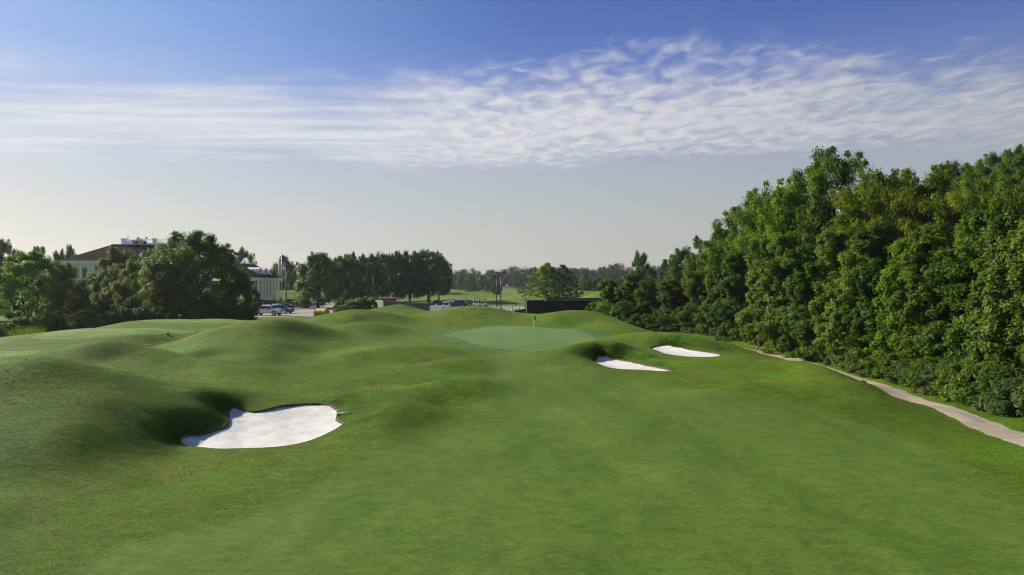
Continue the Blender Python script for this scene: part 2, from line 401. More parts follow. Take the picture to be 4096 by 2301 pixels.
CPA = np.array(CP, float); SCALE = 20.0
def _phi(r2): return np.where(r2 > 1e-12, 0.5 * r2 * np.log(r2 + 1e-30), 0.0)
def tps_fit(C, lam):
    q = C[:, :2] / SCALE; n = len(q)
    K = _phi(((q[:, None] - q[None]) ** 2).sum(-1)) + lam * np.eye(n)
    Pm = np.c_[np.ones(n), q]
    A = np.block([[K, Pm], [Pm.T, np.zeros((3, 3))]])
    return q, np.linalg.lstsq(A, np.r_[C[:, 2], 0, 0, 0], rcond=None)[0]
TQ, TW = tps_fit(CPA, 6e-6)
def tps(x, y):
    x = np.asarray(x, float).ravel() / SCALE; y = np.asarray(y, float).ravel() / SCALE; out = np.empty_like(x)
    for i in range(0, len(x), 8000):
        xs, ys = x[i:i + 8000], y[i:i + 8000]
        r2 = (xs[:, None] - TQ[None, :, 0]) ** 2 + (ys[:, None] - TQ[None, :, 1]) ** 2
        out[i:i + 8000] = _phi(r2) @ TW[:-3] + TW[-3] + TW[-2] * xs + TW[-1] * ys
    return out
def bump_hill(x, y, cx, cy, amp, rx, ry, rot=0.0):
    c, s = math.cos(rot), math.sin(rot)
    u = ((x - cx) * c + (y - cy) * s) / rx; v = (-(x - cx) * s + (y - cy) * c) / ry
    r = np.clip(np.sqrt(u * u + v * v), 0, 1)
    return amp * (1 - r * r * (3 - 2 * r))
FAR = [(X(1165, 212), 214, 3.7, 26, 20), (-80, 188, 1.6, 34, 19), (X(1330, 262), 262, 1.1, 40, 22),
       (X(2150, 240), 243, 2.1, 22, 30), (X(2385, 232), 236, 3.0, 30, 26), (X(2090, 205), 208, 1.1, 16, 14),
       (X(2410, 205), 206, 2.1, 14, 12), (X(2480, 210), 210, 2.2, 16, 12),
       (X(1815, 420), 420, 1.6, 26, 30), (X(1850, 330), 330, 1.0, 26, 16), (X(1950, 330), 332, 1.0, 22, 14), (X(1830, 262), 262, .7, 40, 10),
       (X(2100, 520), 520, 1.2, 30, 30), (X(2020, 500), 505, 1.2, 22, 30), (X(2160, 420), 420, 1.0, 26, 26), (X(1940, 470), 470, 1.0, 24, 24),
       (X(1800, 215), 216, .6, 18, 10), (X(1950, 218), 219, .6, 22, 8), (X(1880, 285), 286, 1.0, 60, 9)]
_rg = np.random.default_rng(5)
_wv = [(_rg.uniform(0, 2 * np.pi), 2 * np.pi / wl, a, _rg.uniform(0, 6.28)) for wl, a in ((11, .05), (7.3, .035), (5.1, .03), (3.7, .02), (2.9, .014), (2.1, .009))]
def undul(x, y):
    return sum(a * np.sin((x * math.cos(t) + y * math.sin(t)) * k + ph) for t, k, a, ph in _wv)
def zland(x, y):
    """height of the ground"""
    x = np.asarray(x, float); y = np.asarray(y, float); shp = x.shape
    x = x.ravel(); y = y.ravel()
    z = np.zeros_like(x)
    wgt = (1 - sstep(y, 119, 127)) * sstep(y, -9, 0) * (1 - sstep(np.abs(x + 12), 58, 68))
    m = wgt > 1e-4
    z[m] = tps(x[m], y[m]) * wgt[m] - 0.55 * (1 - wgt[m]) * (y[m] < 60)
    m2 = (~m) & (y < 60); z[m2] = -0.55
    for f in FAR: z += bump_hill(x, y, *f)
    # wooded hill on the right
    hx = np.clip(x - 34 - 0.05 * np.clip(y - 60, 0, 400), 0, None)
    fall = sstep(y, -60, 40) * (1 - sstep(y, 150, 330))
    z += 30 * (1 - np.exp(-hx / 62.0)) * fall
    # hills beyond the far fairways
    far = sstep(y, 545, 760); z += far * (7 + 3 * np.sin(x / 70.0 + 1.0) + 2 * np.sin(x / 31.0)) * np.clip(1 + (x - 30) / 300, .5, 1.4)
    amp = np.where(y < 118, 1.0, 0.0) * (1 - sstep(y, 108, 118)) * np.clip(0.6 + 0.4 * np.sin(x * .3), .3, 1)
    gd = sdist(x, y, GW)
    z += undul(x, y) * amp * (1 - .85 * sstep(gd, -3, 1)) * .8
    return z.reshape(shp)

def axis(segs):
    out = [segs[0][0]]
    for a, b, s in segs:
        n = max(1, round((b - a) / s)); out += list(a + (b - a) * np.arange(1, n + 1) / n)
    return np.array(out)
GX = axis([(-3000, -600, 300), (-600, -150, 45), (-150, -72, 6), (-72, -32, .6), (-32, -20, .4), (-20, 27, .24), (27, 60, 1.0), (60, 150, 6), (150, 600, 45), (600, 3000, 300)])
GY = axis([(-600, -60, 90), (-60, 6, 11), (6, 14, 1.0), (14, 38, .2), (38, 66, .24), (66, 92, .32), (92, 122, .5), (122, 240, 2.0), (240, 420, 5), (420, 800, 14), (800, 4000, 320)])
NX, NY = len(GX), len(GY)
gx, gy = np.meshgrid(GX, GY)
gz = zland(gx, gy)
V = [np.c_[gx.ravel(), gy.ravel(), gz.ravel()]]
cell_ok = np.ones((NY - 1, NX - 1), bool)
nv = NX * NY
TRI_EXTRA = []
HOLES = []
for outline3, a, b in BUNKERS:
    ol = catmull(outline3[:, :2], 0.16)
    rg = np.random.default_rng(len(ol))
    jit = rg.normal(0, 1, (len(ol), 2)); jit = (jit + np.roll(jit, 1, 0) + np.roll(jit, -1, 0)) / 3
    ol = ol + jit * 0.022
    HOLES.append(ol)
    i0 = np.searchsorted(GX, ol[:, 0].min() - 0.7) - 1; i1 = np.searchsorted(GX, ol[:, 0].max() + 0.7)
    j0 = np.searchsorted(GY, ol[:, 1].min() - 0.7) - 1; j1 = np.searchsorted(GY, ol[:, 1].max() + 0.7)
    cell_ok[j0:j1, i0:i1] = False
    pts, ids = [], []
    for j in range(j0, j1 + 1):
        for i in range(i0, i1 + 1):
            pts.append((GX[i], GY[j])); ids.append(j * NX + i)
    pts = np.array(pts); ids = np.array(ids)
    sd = sdist(pts[:, 0], pts[:, 1], ol)
    edge = (pts[:, 0] == GX[i0]) | (pts[:, 0] == GX[i1]) | (pts[:, 1] == GY[j0]) | (pts[:, 1] == GY[j1])
    keep = (sd < -0.2) | edge
    pts, ids = pts[keep], ids[keep]
    # rings just outside the edge
    nxt = np.roll(ol, -1, 0) - np.roll(ol, 1, 0); nrm = np.c_[nxt[:, 1], -nxt[:, 0]]; nrm /= np.linalg.norm(nrm, axis=1)[:, None] + 1e-9
    if inside(*(ol + nrm * .05).T[:2], ol).mean() > .5: nrm = -nrm
    ring = ol[::1] + nrm * 0.10
    rs = sdist(ring[:, 0], ring[:, 1], ol); ring = ring[rs < -0.07]
    allp = np.r_[pts, ring, ol]; nid = len(pts)
    newp = np.r_[ring, ol]
    newid = nv + np.arange(len(newp)); nv += len(newp)
    V.append(np.c_[newp, zland(newp[:, 0], newp[:, 1])])
    gid = np.r_[ids, newid]
    o0 = nid + len(ring); n = len(ol)
    res = delaunay_2d_cdt([Vector(p) for p in allp], [(o0 + k, o0 + (k + 1) % n) for k in range(n)], [], 0, 1e-5)
    rv, rf, orig = res[0], res[2], res[3]
    mp = [gid[o[0]] if len(o) else -1 for o in orig]
    rvn = np.array([tuple(p) for p in rv])
    T = np.array([f for f in rf if len(f) == 3])
    cen = rvn[T].mean(1)
    T = T[~inside(cen[:, 0], cen[:, 1], ol)]
    mp = np.array(mp); T = mp[T]; T = T[(T >= 0).all(1)]
    TRI_EXTRA.append(T)
V = np.concatenate(V)
jj, ii = np.nonzero(cell_ok)
q0 = jj * NX + ii
quads = np.c_[q0, q0 + 1, q0 + 1 + NX, q0 + NX]
tris = np.r_[quads[:, [0, 1, 2]], quads[:, [0, 2, 3]], np.concatenate(TRI_EXTRA)]
# make all faces look up
pa, pb, pc = V[tris[:, 0]], V[tris[:, 1]], V[tris[:, 2]]
down = ((pb - pa)[:, 0] * (pc - pa)[:, 1] - (pb - pa)[:, 1] * (pc - pa)[:, 0]) < 0
tris[down] = tris[down][:, ::-1]

# what grows where: signed distances kept as attributes for the grass material
FAIRWAY = [(X(2000, 58), 58), (X(1990, 47), 47), (X(1980, 41), 41), (X(1955, 36.5), 36.5), (X(1850, 33), 33), (X(1700, 29), 29), (X(1450, 25), 25), (X(1250, 22.5), 22.5), (X(1033, 19.5), 19.5), (X(700, 17.6), 17.6), (X(300, 16), 16), (-9, 12), (-9, 4), (14, 4), (12.5, 14),
           (X(4000, 22), 20.5), (X(3829, 26), 26), (X(3643, 30), 30), (X(3457, 33), 33), (X(3271, 35.3), 35.3), (X(2900, 38.5), 38.5), (X(2600, 43), 43), (X(2400, 46.5), 46.5), (X(2300, 52), 52), (X(2240, 58), 58)]
FAIRWAY = catmull(np.array(FAIRWAY), 0.8)
TEE1 = catmull(np.array([tuple(at(px, py, d))[:2] for px, py, d in ((125, 1352, 58.5), (300, 1357, 60), (480, 1350, 61.2), (600, 1343, 62.5), (700, 1335, 64.5), (768, 1327, 67), (740, 1321, 69), (600, 1315, 70), (435, 1315, 69.5), (300, 1320, 68), (200, 1333, 64))]), .5)
TEE2 = catmull(np.array([(X(590, 81), 80.8), (X(750, 81), 80.6), (X(900, 81.5), 81), (X(975, 83.5), 83), (X(960, 85), 85), (X(800, 85.4), 85.4), (X(640, 84.6), 84.6), (X(570, 82.6), 82.8)]), .5)
TEE0 = catmull(np.array([(X(-300, 47), 47), (X(0, 47), 47), (X(180, 47.5), 47.5), (X(225, 49), 49), (X(180, 50.3), 50.3), (X(0, 50.6), 50.6), (X(-300, 51), 51)]), .5)
def add_attr(me, name, vals):
    at_ = me.attributes.new(name, 'FLOAT', 'POINT'); at_.data.foreach_set('value', np.asarray(vals, np.float32))
near = (V[:, 1] < 125) & (np.abs(V[:, 0]) < 80) & (V[:, 1] > 2)
def masked(poly, default=-50.0):
    o = np.full(len(V), default); o[near] = sdist(V[near, 0], V[near, 1], poly); return o
def smooth_region(x, y):
    return None
# ------------------------------------------------------------------ grass, sand, earth and paving materials
def grass_ground():
    m, t, out = new_mat('mown_grass')
    tc = t.n('ShaderNodeTexCoord').outputs['Object']
    A = lambda nme: t.n('ShaderNodeAttribute', attribute_name=nme).outputs['Fac']
    fw, gd, sd, te = A('fairway'), A('green'), A('sand_edge'), A('tee')
    wob = t.math('MULTIPLY', t.math('SUBTRACT', t.noise(tc, 0.7, 4.0), 0.5), 1.8)
    fwm = t.smooth(t.math('ADD', fw, wob), -1.1, 1.0)
    col_m = t.smooth(gd, -2.4, -2.0)                       # collar round the putting green
    tee_m = t.smooth(te, -0.25, 0.15)
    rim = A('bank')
    big = t.noise(tc, 0.10, 4.0, 0.55); mid = t.noise(tc, 0.55, 5.0, 0.6)
    mow = t.noise(t.mapping(tc, (0.22, 1.9, 1), (0, 0, 0), (0, 0, 0.12)), 1.0, 6.0, 0.62, 0.6)
    fine = t.noise(tc, 7.0, 5.0, 0.7); vfine = t.noise(tc, 38.0, 3.0, 0.7)
    fine_c = t.smooth(fine, 0.30, 0.70)
    mowf = t.noise(t.mapping(tc, (0.85, 0.30, 1), (4, 2, 0), (0, 0, 0.10)), 1.0, 7.0, 0.66, 0.5)
    streaks = t.noise(t.mapping(tc, (4.2, 9.0, 3.0), (0, 0, 0), (0, 0, 0.15)), 1.0, 5.0, 0.7)
    clump = t.noise(t.mapping(tc, (1.3, 2.4, 1.6)), 1.0, 6.0, 0.62, 0.3)
    lush = t.noise(tc, 0.16, 3.0, 0.5)
    # rough: mixed dry, olive and lush blades
    rough = t.mix(t.smooth(big, 0.35, 0.65), ROUGH_A, ROUGH_B)
    rough = t.mix(t.smooth(mid, 0.42, 0.72), rough, ROUGH_C)
    rough = t.mix(t.math('MULTIPLY', t.smooth(mow, 0.50, 0.75), 0.55), rough, ROUGH_D)
    rough = t.mix(t.math('MULTIPLY', t.smooth(lush, 0.52, 0.68), 0.75), rough, ROUGH_E)
    fair = t.mix(t.smooth(mowf, 0.34, 0.66), FAIR_A, FAIR_B)
    fair = t.mix(t.math('MULTIPLY', t.smooth(mid, 0.5, 0.75), 0.5), fair, FAIR_C)
    stripe = t.n('ShaderNodeTexWave', {'Vector': t.mapping(tc, (1, 1, 1), (0, 0, 0), (0, 0, -0.22)), 'Scale': 0.045, 'Distortion': 2.5, 'Detail': 2.0, 'Detail Scale': 0.6}, wave_type='BANDS').outputs['Fac']
    fair = t.mix(t.math('MULTIPLY', stripe, 0.30), fair, FAIR_D)
    c = t.mix(fwm, rough, fair)
    tstripe = t.n('ShaderNodeTexWave', {'Vector': t.mapping(tc, (1, 1, 1), (0, 0, 0), (0, 0, 1.35)), 'Scale': 0.16, 'Distortion': 0.8, 'Detail': 1.0}, wave_type='BANDS').outputs['Fac']
    teec = t.mix(t.smooth(tstripe, 0.35, 0.65), TEE_A, TEE_B)
    c = t.mix(tee_m, c, teec)
    c = t.mix(t.math('MULTIPLY', col_m, 0.8), c, COLLAR)
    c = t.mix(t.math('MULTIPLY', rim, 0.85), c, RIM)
    # range beyond the car park is paler and drier
    py = t.n('ShaderNodeSeparateXYZ', {0: tc}).outputs[1]
    farm = t.smooth(py, 112.0, 150.0)
    rng_c = t.mix(t.smooth(t.noise(t.mapping(tc, (0.03, 0.09, 1)), 1.0, 5.0, 0.6), 0.35, 0.62), RANGE_A, RANGE_B)
    c = t.mix(farm, c, rng_c)
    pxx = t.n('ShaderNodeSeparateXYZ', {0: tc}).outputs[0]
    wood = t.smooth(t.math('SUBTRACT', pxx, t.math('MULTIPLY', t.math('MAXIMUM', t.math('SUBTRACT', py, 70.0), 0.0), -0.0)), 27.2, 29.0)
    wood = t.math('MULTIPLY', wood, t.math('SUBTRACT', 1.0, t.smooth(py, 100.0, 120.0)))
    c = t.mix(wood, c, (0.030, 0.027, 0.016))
    # fine broken tone of the blades
    tone = t.math('ADD', 0.42, t.math('ADD', t.math('MULTIPLY', t.smooth(clump, .3, .7), 0.34), t.math('ADD', t.math('MULTIPLY', fine_c, 0.30), t.math('ADD', t.math('MULTIPLY', t.smooth(streaks, 0.25, 0.75), 0.34), t.math('MULTIPLY', t.smooth(vfine, .3, .7), 0.18)))))
    tone = t.math('ADD', 1.0, t.math('MULTIPLY', t.math('SUBTRACT', tone, 1.0), t.math('SUBTRACT', 1.0, t.math('MULTIPLY', fwm, 0.2))))
    c = t.n('ShaderNodeVectorMath', {0: c, 3: tone}, operation='SCALE').outputs[0]
    spots = t.smooth(t.noise(tc, 2.3, 2.0, 0.4), 0.735, 0.78)
    c = t.mix(t.math('MULTIPLY', spots, 0.35), c, (0.05, 0.05, 0.018))
    rg = t.math('SUBTRACT', 1.0, t.math('MAXIMUM', t.math('MULTIPLY', fwm, 0.6), t.math('MAXIMUM', tee_m, col_m)))
    h = t.math('ADD', t.math('MULTIPLY', clump, 1.1), t.math('MULTIPLY', fine, 0.5))
    h = t.math('ADD', h, t.math('ADD', t.math('MULTIPLY', streaks, 0.55), t.math('MULTIPLY', vfine, 0.10)))
    dist = t.math('ADD', 0.012, t.math('MULTIPLY', rg, t.math('ADD', 0.05, t.math('MULTIPLY', rim, 0.10))))
    bmp = t.n('ShaderNodeBump', {'Strength': 0.85, 'Distance': dist, 'Height': h})
    b = t.n('ShaderNodeBsdfPrincipled', {'Base Color': c, 'Roughness': 0.8, 'Specular IOR Level': 0.05, 'Normal': bmp.outputs[0], 'Sheen Weight': 0.04, 'Sheen Roughness': 0.35, 'Sheen Tint': (0.50, 0.70, 0.16, 1)
                                         })
    t.t.links.new(b.outputs[0], out.inputs[0])
    return m
ROUGH_A, ROUGH_B, ROUGH_C, ROUGH_D, ROUGH_E = (.062, .106, .009), (.094, .128, .012), (.046, .100, .007), (.112, .124, .018), (.066, .148, .008)
FAIR_A, FAIR_B, FAIR_C, FAIR_D = (.054, .108, .013), (.084, .128, .018), (.042, .106, .009), (.102, .148, .026)
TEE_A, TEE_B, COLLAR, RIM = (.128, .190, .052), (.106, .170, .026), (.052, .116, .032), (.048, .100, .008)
RANGE_A, RANGE_B = (.088, .118, .016), (.112, .175, .034)
M_GRASS = grass_ground()
def make_green_mat():
    m, t, out = new_mat('putting_surface')
    tc = t.n('ShaderNodeTexCoord').outputs['Object']
    n1 = t.noise(t.mapping(tc, (.35, .12, 1)), 1.0, 4.0); n2 = t.noise(tc, 14.0, 4.0, 0.6)
    c = t.mix(t.smooth(n1, 0.3, 0.7), (.084, .150, .036), (.114, .178, .048))
    band = t.n('ShaderNodeTexWave', {'Vector': t.mapping(tc, (1, 1, 1), (0, 0, 0), (0, 0, 0.5)), 'Scale': 0.22, 'Distortion': 1.2, 'Detail': 2.0}, wave_type='BANDS').outputs['Fac']
    c = t.mix(t.math('MULTIPLY', t.smooth(band, .35, .65), .35), c, (.078, .146, .034))
    c = t.mix(t.math('MULTIPLY', t.smooth(t.noise(t.mapping(tc, (.9, .3, 1)), 1.0, 5.0), .55, .72), .5), c, (.100, .156, .044))
    c = t.n('ShaderNodeVectorMath', {0: c, 3: t.math('ADD', 0.78, t.math('MULTIPLY', n2, 0.42))}, operation='SCALE').outputs[0]
    bmp = t.n('ShaderNodeBump', {'Strength': 0.5, 'Distance': 0.012, 'Height': n2})
    b = t.n('ShaderNodeBsdfPrincipled', {'Base Color': c, 'Roughness': 0.8, 'Specular IOR Level': 0.12, 'Normal': bmp.outputs[0]})
    t.t.links.new(b.outputs[0], out.inputs[0]); return m
M_GREEN = make_green_mat()
def make_sand_mat():
    m, t, out = new_mat('white_sand')
    tc = t.n('ShaderNodeTexCoord').outputs['Object']
    wv = t.n('ShaderNodeTexWave', {'Vector': t.mapping(tc, (1, 1, 1), (0, 0, 0), (0, 0, -0.95)), 'Scale': 1.9, 'Distortion': 5.0, 'Detail': 3.0, 'Detail Scale': 0.35, 'Detail Roughness': 0.6}, wave_type='BANDS').outputs['Fac']
    n = t.noise(tc, 26.0, 5.0, 0.65); n2 = t.noise(tc, 1.4, 4.0, 0.6)
    c = t.mix(t.smooth(n2, 0.3, 0.7), (.52, .50, .45), (.63, .61, .565))
    c = t.n('ShaderNodeVectorMath', {0: c, 3: t.math('ADD', 0.92, t.math('MULTIPLY', n, 0.14))}, operation='SCALE').outputs[0]
    c = t.mix(t.math('MULTIPLY', t.smooth(t.noise(tc, 9.0, 3.0), 0.68, 0.76), 0.35), c, (.42, .38, .32))
    foot = t.noise(tc, 3.6, 3.0, 0.6)
    h = t.math('ADD', t.math('MULTIPLY', wv, 0.30), t.math('ADD', t.math('MULTIPLY', n, 0.35), t.math('MULTIPLY', foot, 0.7)))
    bmp = t.n('ShaderNodeBump', {'Strength': 0.75, 'Distance': 0.05, 'Height': h})
    b = t.n('ShaderNodeBsdfPrincipled', {'Base Color': c, 'Roughness': 0.9, 'Specular IOR Level': 0.1, 'Normal': bmp.outputs[0]})
    t.t.links.new(b.outputs[0], out.inputs[0]); return m
M_SAND = make_sand_mat()
M_SOIL = plain('bunker_edge_soil', (.115, .080, .045), 0.95, spec=0.1, var=0.45, nscale=9.0, bump=0.03)
def make_path_mat():
    m, t, out = new_mat('worn_concrete')
    tc = t.n('ShaderNodeTexCoord').outputs['Object']
    n = t.noise(tc, 0.55, 6.0, 0.65); n2 = t.noise(tc, 9.0, 5.0, 0.7); n3 = t.noise(t.mapping(tc, (1.2, .18, 1)), 1.0, 4.0)
    c = t.mix(t.smooth(n, 0.3, 0.7), (.25, .208, .145), (.365, .312, .225))
    c = t.mix(t.math('MULTIPLY', t.smooth(n3, 0.55, 0.7), 0.6), c, (.17, .15, .115))
    c = t.n('ShaderNodeVectorMath', {0: c, 3: t.math('ADD', 0.75, t.math('MULTIPLY', n2, 0.5))}, operation='SCALE').outputs[0]
    yy = t.n('ShaderNodeSeparateXYZ', {0: tc}).outputs[1]
    jt = t.math('LESS_THAN', t.math('FRACT', t.math('MULTIPLY', t.math('ADD', yy, t.math('MULTIPLY', n, .12)), 0.32)), 0.022)
    c = t.mix(t.math('MULTIPLY', jt, 0.6), c, (.09, .075, .05))
    bmp = t.n('ShaderNodeBump', {'Strength': 0.6, 'Distance': 0.01, 'Height': n2})
    b = t.n('ShaderNodeBsdfPrincipled', {'Base Color': c, 'Roughness': 0.9, 'Specular IOR Level': 0.15, 'Normal': bmp.outputs[0]})
    t.t.links.new(b.outputs[0], out.inputs[0]); return m
M_PATH = make_path_mat()
def make_asphalt():
    m, t, out = new_mat('old_asphalt')
    tc = t.n('ShaderNodeTexCoord').outputs['Object']
    n = t.noise(tc, 0.12, 6.0, 0.65); n2 = t.noise(tc, 3.0, 5.0, 0.7)
    c = t.mix(t.smooth(n, 0.35, 0.68), (.20, .178, .15), (.30, .27, .23))
    c = t.n('ShaderNodeVectorMath', {0: c, 3: t.math('ADD', 0.8, t.math('MULTIPLY', n2, 0.4))}, operation='SCALE').outputs[0]
    b = t.n('ShaderNodeBsdfPrincipled', {'Base Color': c, 'Roughness': 0.85, 'Specular IOR Level': 0.2})
    t.t.links.new(b.outputs[0], out.inputs[0]); return m
M_ASPHALT = make_asphalt()

# ------------------------------------------------------------------ ground objects
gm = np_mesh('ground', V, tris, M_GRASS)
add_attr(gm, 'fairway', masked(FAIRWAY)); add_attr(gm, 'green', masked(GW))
sd_all = np.max([masked(h) for h in HOLES], axis=0); add_attr(gm, 'sand_edge', sd_all)
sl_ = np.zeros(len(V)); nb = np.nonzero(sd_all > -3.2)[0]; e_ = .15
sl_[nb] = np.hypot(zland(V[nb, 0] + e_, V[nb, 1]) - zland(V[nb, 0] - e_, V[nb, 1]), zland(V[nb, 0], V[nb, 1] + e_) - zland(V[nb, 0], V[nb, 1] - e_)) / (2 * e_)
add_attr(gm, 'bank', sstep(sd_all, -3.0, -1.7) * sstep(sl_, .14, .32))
add_attr(gm, 'tee', np.max([masked(TEE1), masked(TEE2), masked(TEE0)], axis=0))
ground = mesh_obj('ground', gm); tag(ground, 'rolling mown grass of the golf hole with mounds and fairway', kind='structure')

def sheet(name, outline, mat, step, lift, label, zf=zland):
    """a draped sheet with the given outline"""
    x0, y0 = outline.min(0)[:2]; x1, y1 = outline.max(0)[:2]
    g = np.array([(x, y) for x in np.arange(x0, x1, step) for y in np.arange(y0, y1, step)])
    sdv = sdist(g[:, 0], g[:, 1], outline); g = g[sdv > step * .45]
    allp = np.r_[outline[:, :2], g]; n = len(outline)
    rv, _, rf, *_ = delaunay_2d_cdt([Vector(p) for p in allp], [(k, (k + 1) % n) for k in range(n)], [], 0, 1e-5)
    rvn = np.array([tuple(p) for p in rv]); T = np.array([f for f in rf if len(f) == 3])
    cen = rvn[T].mean(1); T = T[inside(cen[:, 0], cen[:, 1], outline)]
    z = zf(rvn[:, 0], rvn[:, 1]) + lift
    pa, pb, pc = rvn[T[:, 0]], rvn[T[:, 1]], rvn[T[:, 2]]
    dn = ((pb - pa)[:, 0] * (pc - pa)[:, 1] - (pb - pa)[:, 1] * (pc - pa)[:, 0]) < 0
    T[dn] = T[dn][:, ::-1]
    o = mesh_obj(name, np_mesh(name, np.c_[rvn, z], T, mat))
    if label: tag(o, label, kind='structure')
    return o
sheet('putting_green', catmull(GW[:, :2], .5), M_GREEN, .6, .02, 'smooth pale putting green with the flagstick')

# sand bunkers: raked sand below a cut earth edge
LIPS = (.10, .08, .08)
for k, (hole, (o3, a, b)) in enumerate(zip(HOLES, BUNKERS)):
    hdev = zland(hole[:, 0], hole[:, 1]) - (a + b * hole[:, 1])
    def zs(x, y, hdev=hdev, hole=hole, a=a, b=b, lip=LIPS[k]):
        e = np.clip(sdist(x, y, hole), 0, None)
        dev = np.zeros_like(e)
        for i_ in range(0, len(e), 2000):
            q_ = ((x[i_:i_ + 2000, None] - hole[None, :, 0]) ** 2 + (y[i_:i_ + 2000, None] - hole[None, :, 1]) ** 2).argmin(1); dev[i_:i_ + 2000] = hdev[q_]
        return a + b * y + dev * np.exp(-e / .9) - lip - 0.16 * (1 - np.exp(-e / 0.9)) + 0.02 * np.sin(x * 2.1 + y) * (1 - np.exp(-e)) + undul(x * 3, y * 3) * .12
    # grown outwards a little so that it runs in under the turf edge
    nx_ = np.roll(hole, -1, 0) - np.roll(hole, 1, 0); nr = np.c_[nx_[:, 1], -nx_[:, 0]]; nr /= np.linalg.norm(nr, axis=1)[:, None]
    if inside(*(hole + nr * .05).T, hole).mean() > .5: nr = -nr
    zt = zland(hole[:, 0], hole[:, 1]); n = len(hole)
    lab = ('large white sand bunker in front with a dark grassy bank', 'narrow white sand bunker just right of the green', 'white sand bunker further right below the wooded edge')[k]
    s = sheet('sand_bunker', hole, M_SAND, .13 if k == 0 else .2, 0.0, lab, zs)
    lo = zs(hole[:, 0], hole[:, 1]) - .06
    wob = np.random.default_rng(k).normal(0, .012, n)
    inn = hole - nr * (.035 + np.abs(wob))[:, None]
    top = np.c_[hole, zt + .004]; midp = np.c_[inn, zt - .05]; bot = np.c_[inn - nr * .02, lo]
    i = np.arange(n); j = (i + 1) % n
    fc = np.r_[np.c_[i, j, j + n, i + n], np.c_[i + n, j + n, j + 2 * n, i + 2 * n]]
    mesh_obj('earth_edge', np_mesh('earth_edge', np.r_[top, midp, bot], fc, M_SOIL), s)

def ribbon(name, centre, wl, wr, mat, lift, label, step=.5, rag=.06):
    c = catmull(np.array(centre, float), step, closed=False)
    dv = np.gradient(c, axis=0); nr = np.c_[dv[:, 1], -dv[:, 0]]; nr /= np.linalg.norm(nr, axis=1)[:, None]
    rg = np.random.default_rng(len(c)); K = 7
    cols = []
    for q in range(K):
        t_ = q / (K - 1); off = -wl + (wl + wr) * t_
        e = (rg.normal(0, rag, len(c)) if q in (0, K - 1) else 0)
        p = c + nr * (off + e)[:, None] if np.ndim(e) else c + nr * off
        cols.append(np.c_[p, zland(p[:, 0], p[:, 1]) + lift - (.03 if q in (0, K - 1) else 0)])
    Vr = np.stack(cols, 1).reshape(-1, 3); n = len(c)
    fc = np.array([(r * K + q, r * K + q + 1, (r + 1) * K + q + 1, (r + 1) * K + q) for r in range(n - 1) for q in range(K - 1)])[:, ::-1]
    o = mesh_obj(name, np_mesh(name, Vr, fc, mat)); tag(o, label, kind='structure'); return o
ribbon('cart_path', PATH_C, .82, .82, M_PATH, .035, 'worn concrete cart path running beside the woods')
# ------------------------------------------------------------------ foliage
def leaf_mat(name, base, light, gloss=0.12, trans=0.5, yellow=None):
    m, t, out = new_mat(name)
    tone = t.n('ShaderNodeAttribute', attribute_name='leaf_tone').outputs['Fac']
    oi = t.n('ShaderNodeObjectInfo').outputs['Random']
    tc = t.n('ShaderNodeTexCoord').outputs['Object']
    n = t.noise(tc, 0.55, 3.0, 0.5)
    f = t.math('ADD', t.math('MULTIPLY', tone, 0.7), t.math('MULTIPLY', t.math('SUBTRACT', n, 0.5), 1.1), clamp=True)
    c = t.mix(f, base, light)
    if yellow:
        c = t.mix(t.math('MULTIPLY', t.smooth(tone, 0.93, 0.97), 0.8), c, yellow)
    c = t.n('ShaderNodeVectorMath', {0: c, 3: t.math('ADD', 0.85, t.math('MULTIPLY', oi, 0.3))}, operation='SCALE').outputs[0]
    d = t.n('ShaderNodeBsdfPrincipled', {'Base Color': c, 'Roughness': 0.55, 'Specular IOR Level': gloss})
    tr = t.n('ShaderNodeBsdfTranslucent', {0: t.mix(1.0, c, (1.35, 1.25, .55), 'MULTIPLY')})
    mx = t.n('ShaderNodeMixShader', {0: trans, 1: d.outputs[0], 2: tr.outputs[0]})
    t.t.links.new(mx.outputs[0], out.inputs[0]); return m
LEAF = {
    'deep': leaf_mat('leaves_deep_green', (.042, .096, .013), (.112, .200, .024)),
    'mid': leaf_mat('leaves_mid_green', (.052, .112, .012), (.150, .245, .022), yellow=(.24, .24, .02)),
    'olive': leaf_mat('leaves_olive_green', (.058, .106, .013), (.160, .225, .024)),
    'bright': leaf_mat('leaves_bright_green', (.085, .175, .012), (.205, .330, .022)),
    'yellow': leaf_mat('leaves_yellow_green', (.082, .140, .010), (.230, .295, .018), yellow=(.36, .31, .02)),
    'blue': leaf_mat('leaves_blue_green', (.034, .085, .034), (.080, .165, .065)),
    'pear': leaf_mat('leaves_dark_glossy', (.046, .096, .013), (.150, .220, .028), gloss=0.2, trans=0.3),
    'vine': leaf_mat('leaves_vine_green', (.062, .116, .013), (.210, .280, .036), gloss=0.2),
    'grey': leaf_mat('leaves_grey_green', (.056, .094, .032), (.130, .170, .056)),
    'lime': leaf_mat('leaves_lime_green', (.105, .205, .014), (.240, .370, .026)),
    'far': leaf_mat('leaves_far_wood', (.018, .036, .014), (.042, .070, .020), gloss=0.05),
}
M_BARK = plain('bark', (.060, .050, .040), 0.95, spec=0.1, var=0.4, nscale=5.0, bump=0.03)
M_BARK_PALE = plain('bark_pale', (.19, .165, .125), 0.9, spec=0.1, var=0.3, nscale=6.0)

